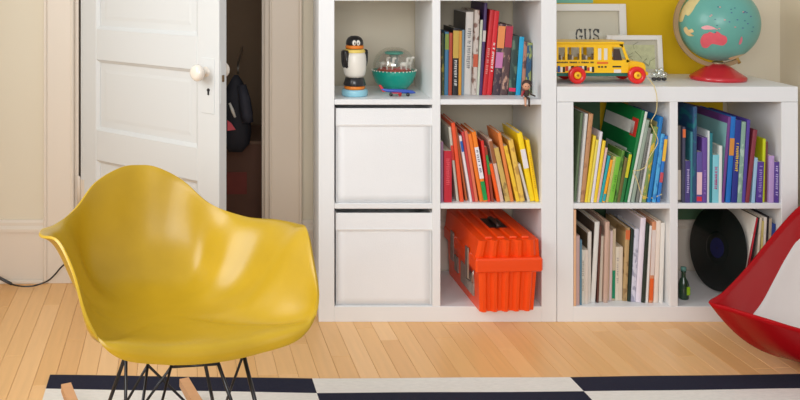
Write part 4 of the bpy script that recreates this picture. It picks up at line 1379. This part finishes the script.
# small scuff on the seat
# rockers and wire struts
F_ = Vector((math.sin(math.radians(26)), -math.cos(math.radians(26)), 0))
M_ash = mat((214, 160, 112), .45, .12, 6, .05, 40, stretch=(1, 8, 8))
M_wire = mat((20, 20, 22), .35, .1, 20, coat=.2)
def rocker(tail):
    T = W(*tail); T.z = 0
    side = Vector((F_.y, -F_.x, 0)).normalized()
    pts = []
    Lr = .69
    n = 22
    bm = bmesh.new()
    rings = []
    for k in range(n + 1):
        s_ = Lr * k / n
        u = (s_ - Lr / 2) / (Lr / 2)
        zb = .0075 + .046 * u * u
        wt, ht = .013, .030 - .010 * u * u
        c = T + F_ * s_
        rings.append([bm.verts.new(c + side * a * wt + Vector((0, 0, zb + b * ht)) - ch.location) for a, b in ((-1, 0), (1, 0), (1, 1), (-1, 1))])
        pts.append(c)
    for a, b in zip(rings, rings[1:]):
        for k in range(4): bm.faces.new((a[k], a[(k + 1) % 4], b[(k + 1) % 4], b[k]))
    bm.faces.new(rings[0]); bm.faces.new(rings[-1])
    obj('rocker', bm, M_ash, ch)
    def at(s_):
        u = (s_ - Lr / 2) / (Lr / 2)
        return T + F_ * s_ + Vector((0, 0, .0075 + .046 * u * u + .026))
    return at
LA_ = rocker((66, 386, 2.36))
RA_ = rocker((184, 381, 2.39))
def rod(a, b, r=.0036): obj('wire_strut', tube(bmesh.new(), [a - ch.location, b - ch.location], r, 8), M_wire, ch, True)
pA, pG = W(126, 354, 1.88), W(243.5, 354, 1.95)
dB = 1.95
pB, pC, pD, pE = W(147.7, 365, dB), W(171, 367, dB), W(205, 363, dB), W(218.5, 364, dB)
def through(a, tgt, far):
    """end the strut on the rocker"""
    return far
rod(pA, LA_(.27), .0042); rod(pA, LA_(.52))
rod(pB, LA_(.55)); rod(pB, LA_(.30), .003); rod(pB, RA_(.26), .003)
rod(pC, LA_(.58), .003); rod(pC, LA_(.34), .003)
rod(pD, RA_(.24), .0042); rod(pE, RA_(.46), .0042)
rod(pG, RA_(.56), .0046); rod(pG, RA_(.22), .003)
rod(pC, pE, .0032)
for p in (pA, pB, pC, pD, pE, pG):
    top = Vector((p.x, p.y, .392))
    if p in (pA, pG): continue
    rod(p, Vector((p.x, p.y + .02, .378)), .003)
for r_, f_ in ((-.12, .10), (.12, .10), (-.12, -.10), (.12, -.10)):
    pm = chair_world((r_, f_, -.012))
    obj('shock_mount', lathe(bmesh.new(), [(0, -.012), (.02, -.012), (.022, -.004), (.022, .008), (0, .008)], 14), P_black, ch, True, pm - ch.location)

# red moulded lounge shell with a white lining, at the right
red = empty('red_shell_chair', W(850, 352, 2.62)); red.location.z = .0005
tag(red, 'glossy red moulded shell chair with a white lining on the floor', 'chair')
rim = [(709.5, 302, 2.56), (722, 293.5, 2.60), (737, 279, 2.66), (752, 262, 2.72), (768, 242, 2.78), (784, 223, 2.83), (800, 206.5, 2.87), (830, 184, 2.92), (870, 166, 2.93), (915, 160, 2.88), (955, 175, 2.78), (975, 215, 2.68), (970, 268, 2.58), (945, 310, 2.50), (905, 334, 2.44), (870, 340, 2.41), (835, 337, 2.41), (800, 329.5, 2.42), (770, 320.5, 2.44), (745, 313, 2.48), (726, 307, 2.52)]
cw = W(838, 352, 2.66); cw.z = .010
ctrl = []
for i, (a, b, c) in enumerate(rim):
    P = W(a, b, c)
    e = P - cw
    Q1 = cw + Vector((e.x * .55, e.y * .62, .0))
    nf = max(0.0, min(1.0, (2.62 - c) / .08))          # 1 on the side nearest the room
    Q2 = cw + Vector((e.x * (.84 - .14 * nf), e.y * (.98 - .34 * nf), e.z * (.26 + .10 * nf)))
    Q3 = cw + Vector((e.x * (.95 - .08 * nf), e.y * (1.02 - .16 * nf), e.z * (.70 + .0 * nf)))
    ctrl.append([cw, Q1, Q2, Q3, P])
off = red.location
bm = radial_shell(ctrl, 5, 20)
for v in bm.verts: v.co -= off
M_redg = mat((172, 14, 20), .26, .06, 6, coat=.0, spec=.1)
o = obj('shell', bm, M_redg, red, True)
md = o.modifiers.new('thickness', 'SOLIDIFY'); md.thickness = .007; md.offset = 0
ctrl2 = []
for c in ctrl:
    ctrl2.append([p + Vector((0, 0, .008)) for p in c])
REACH = [.62, .62, .63, .65, .70, .76, .80, .82, .80, .78, .76, .75, .75, .75, .75, .76, .78, .80, .78, .72, .66]
bm = radial_shell(ctrl2, 5, 14, REACH)
for v in bm.verts: v.co -= off
o = obj('lining', bm, mat((232, 226, 220), .7, .04, 10, .15, 200), red, True)
md = o.modifiers.new('thickness', 'SOLIDIFY'); md.thickness = .006; md.offset = 0
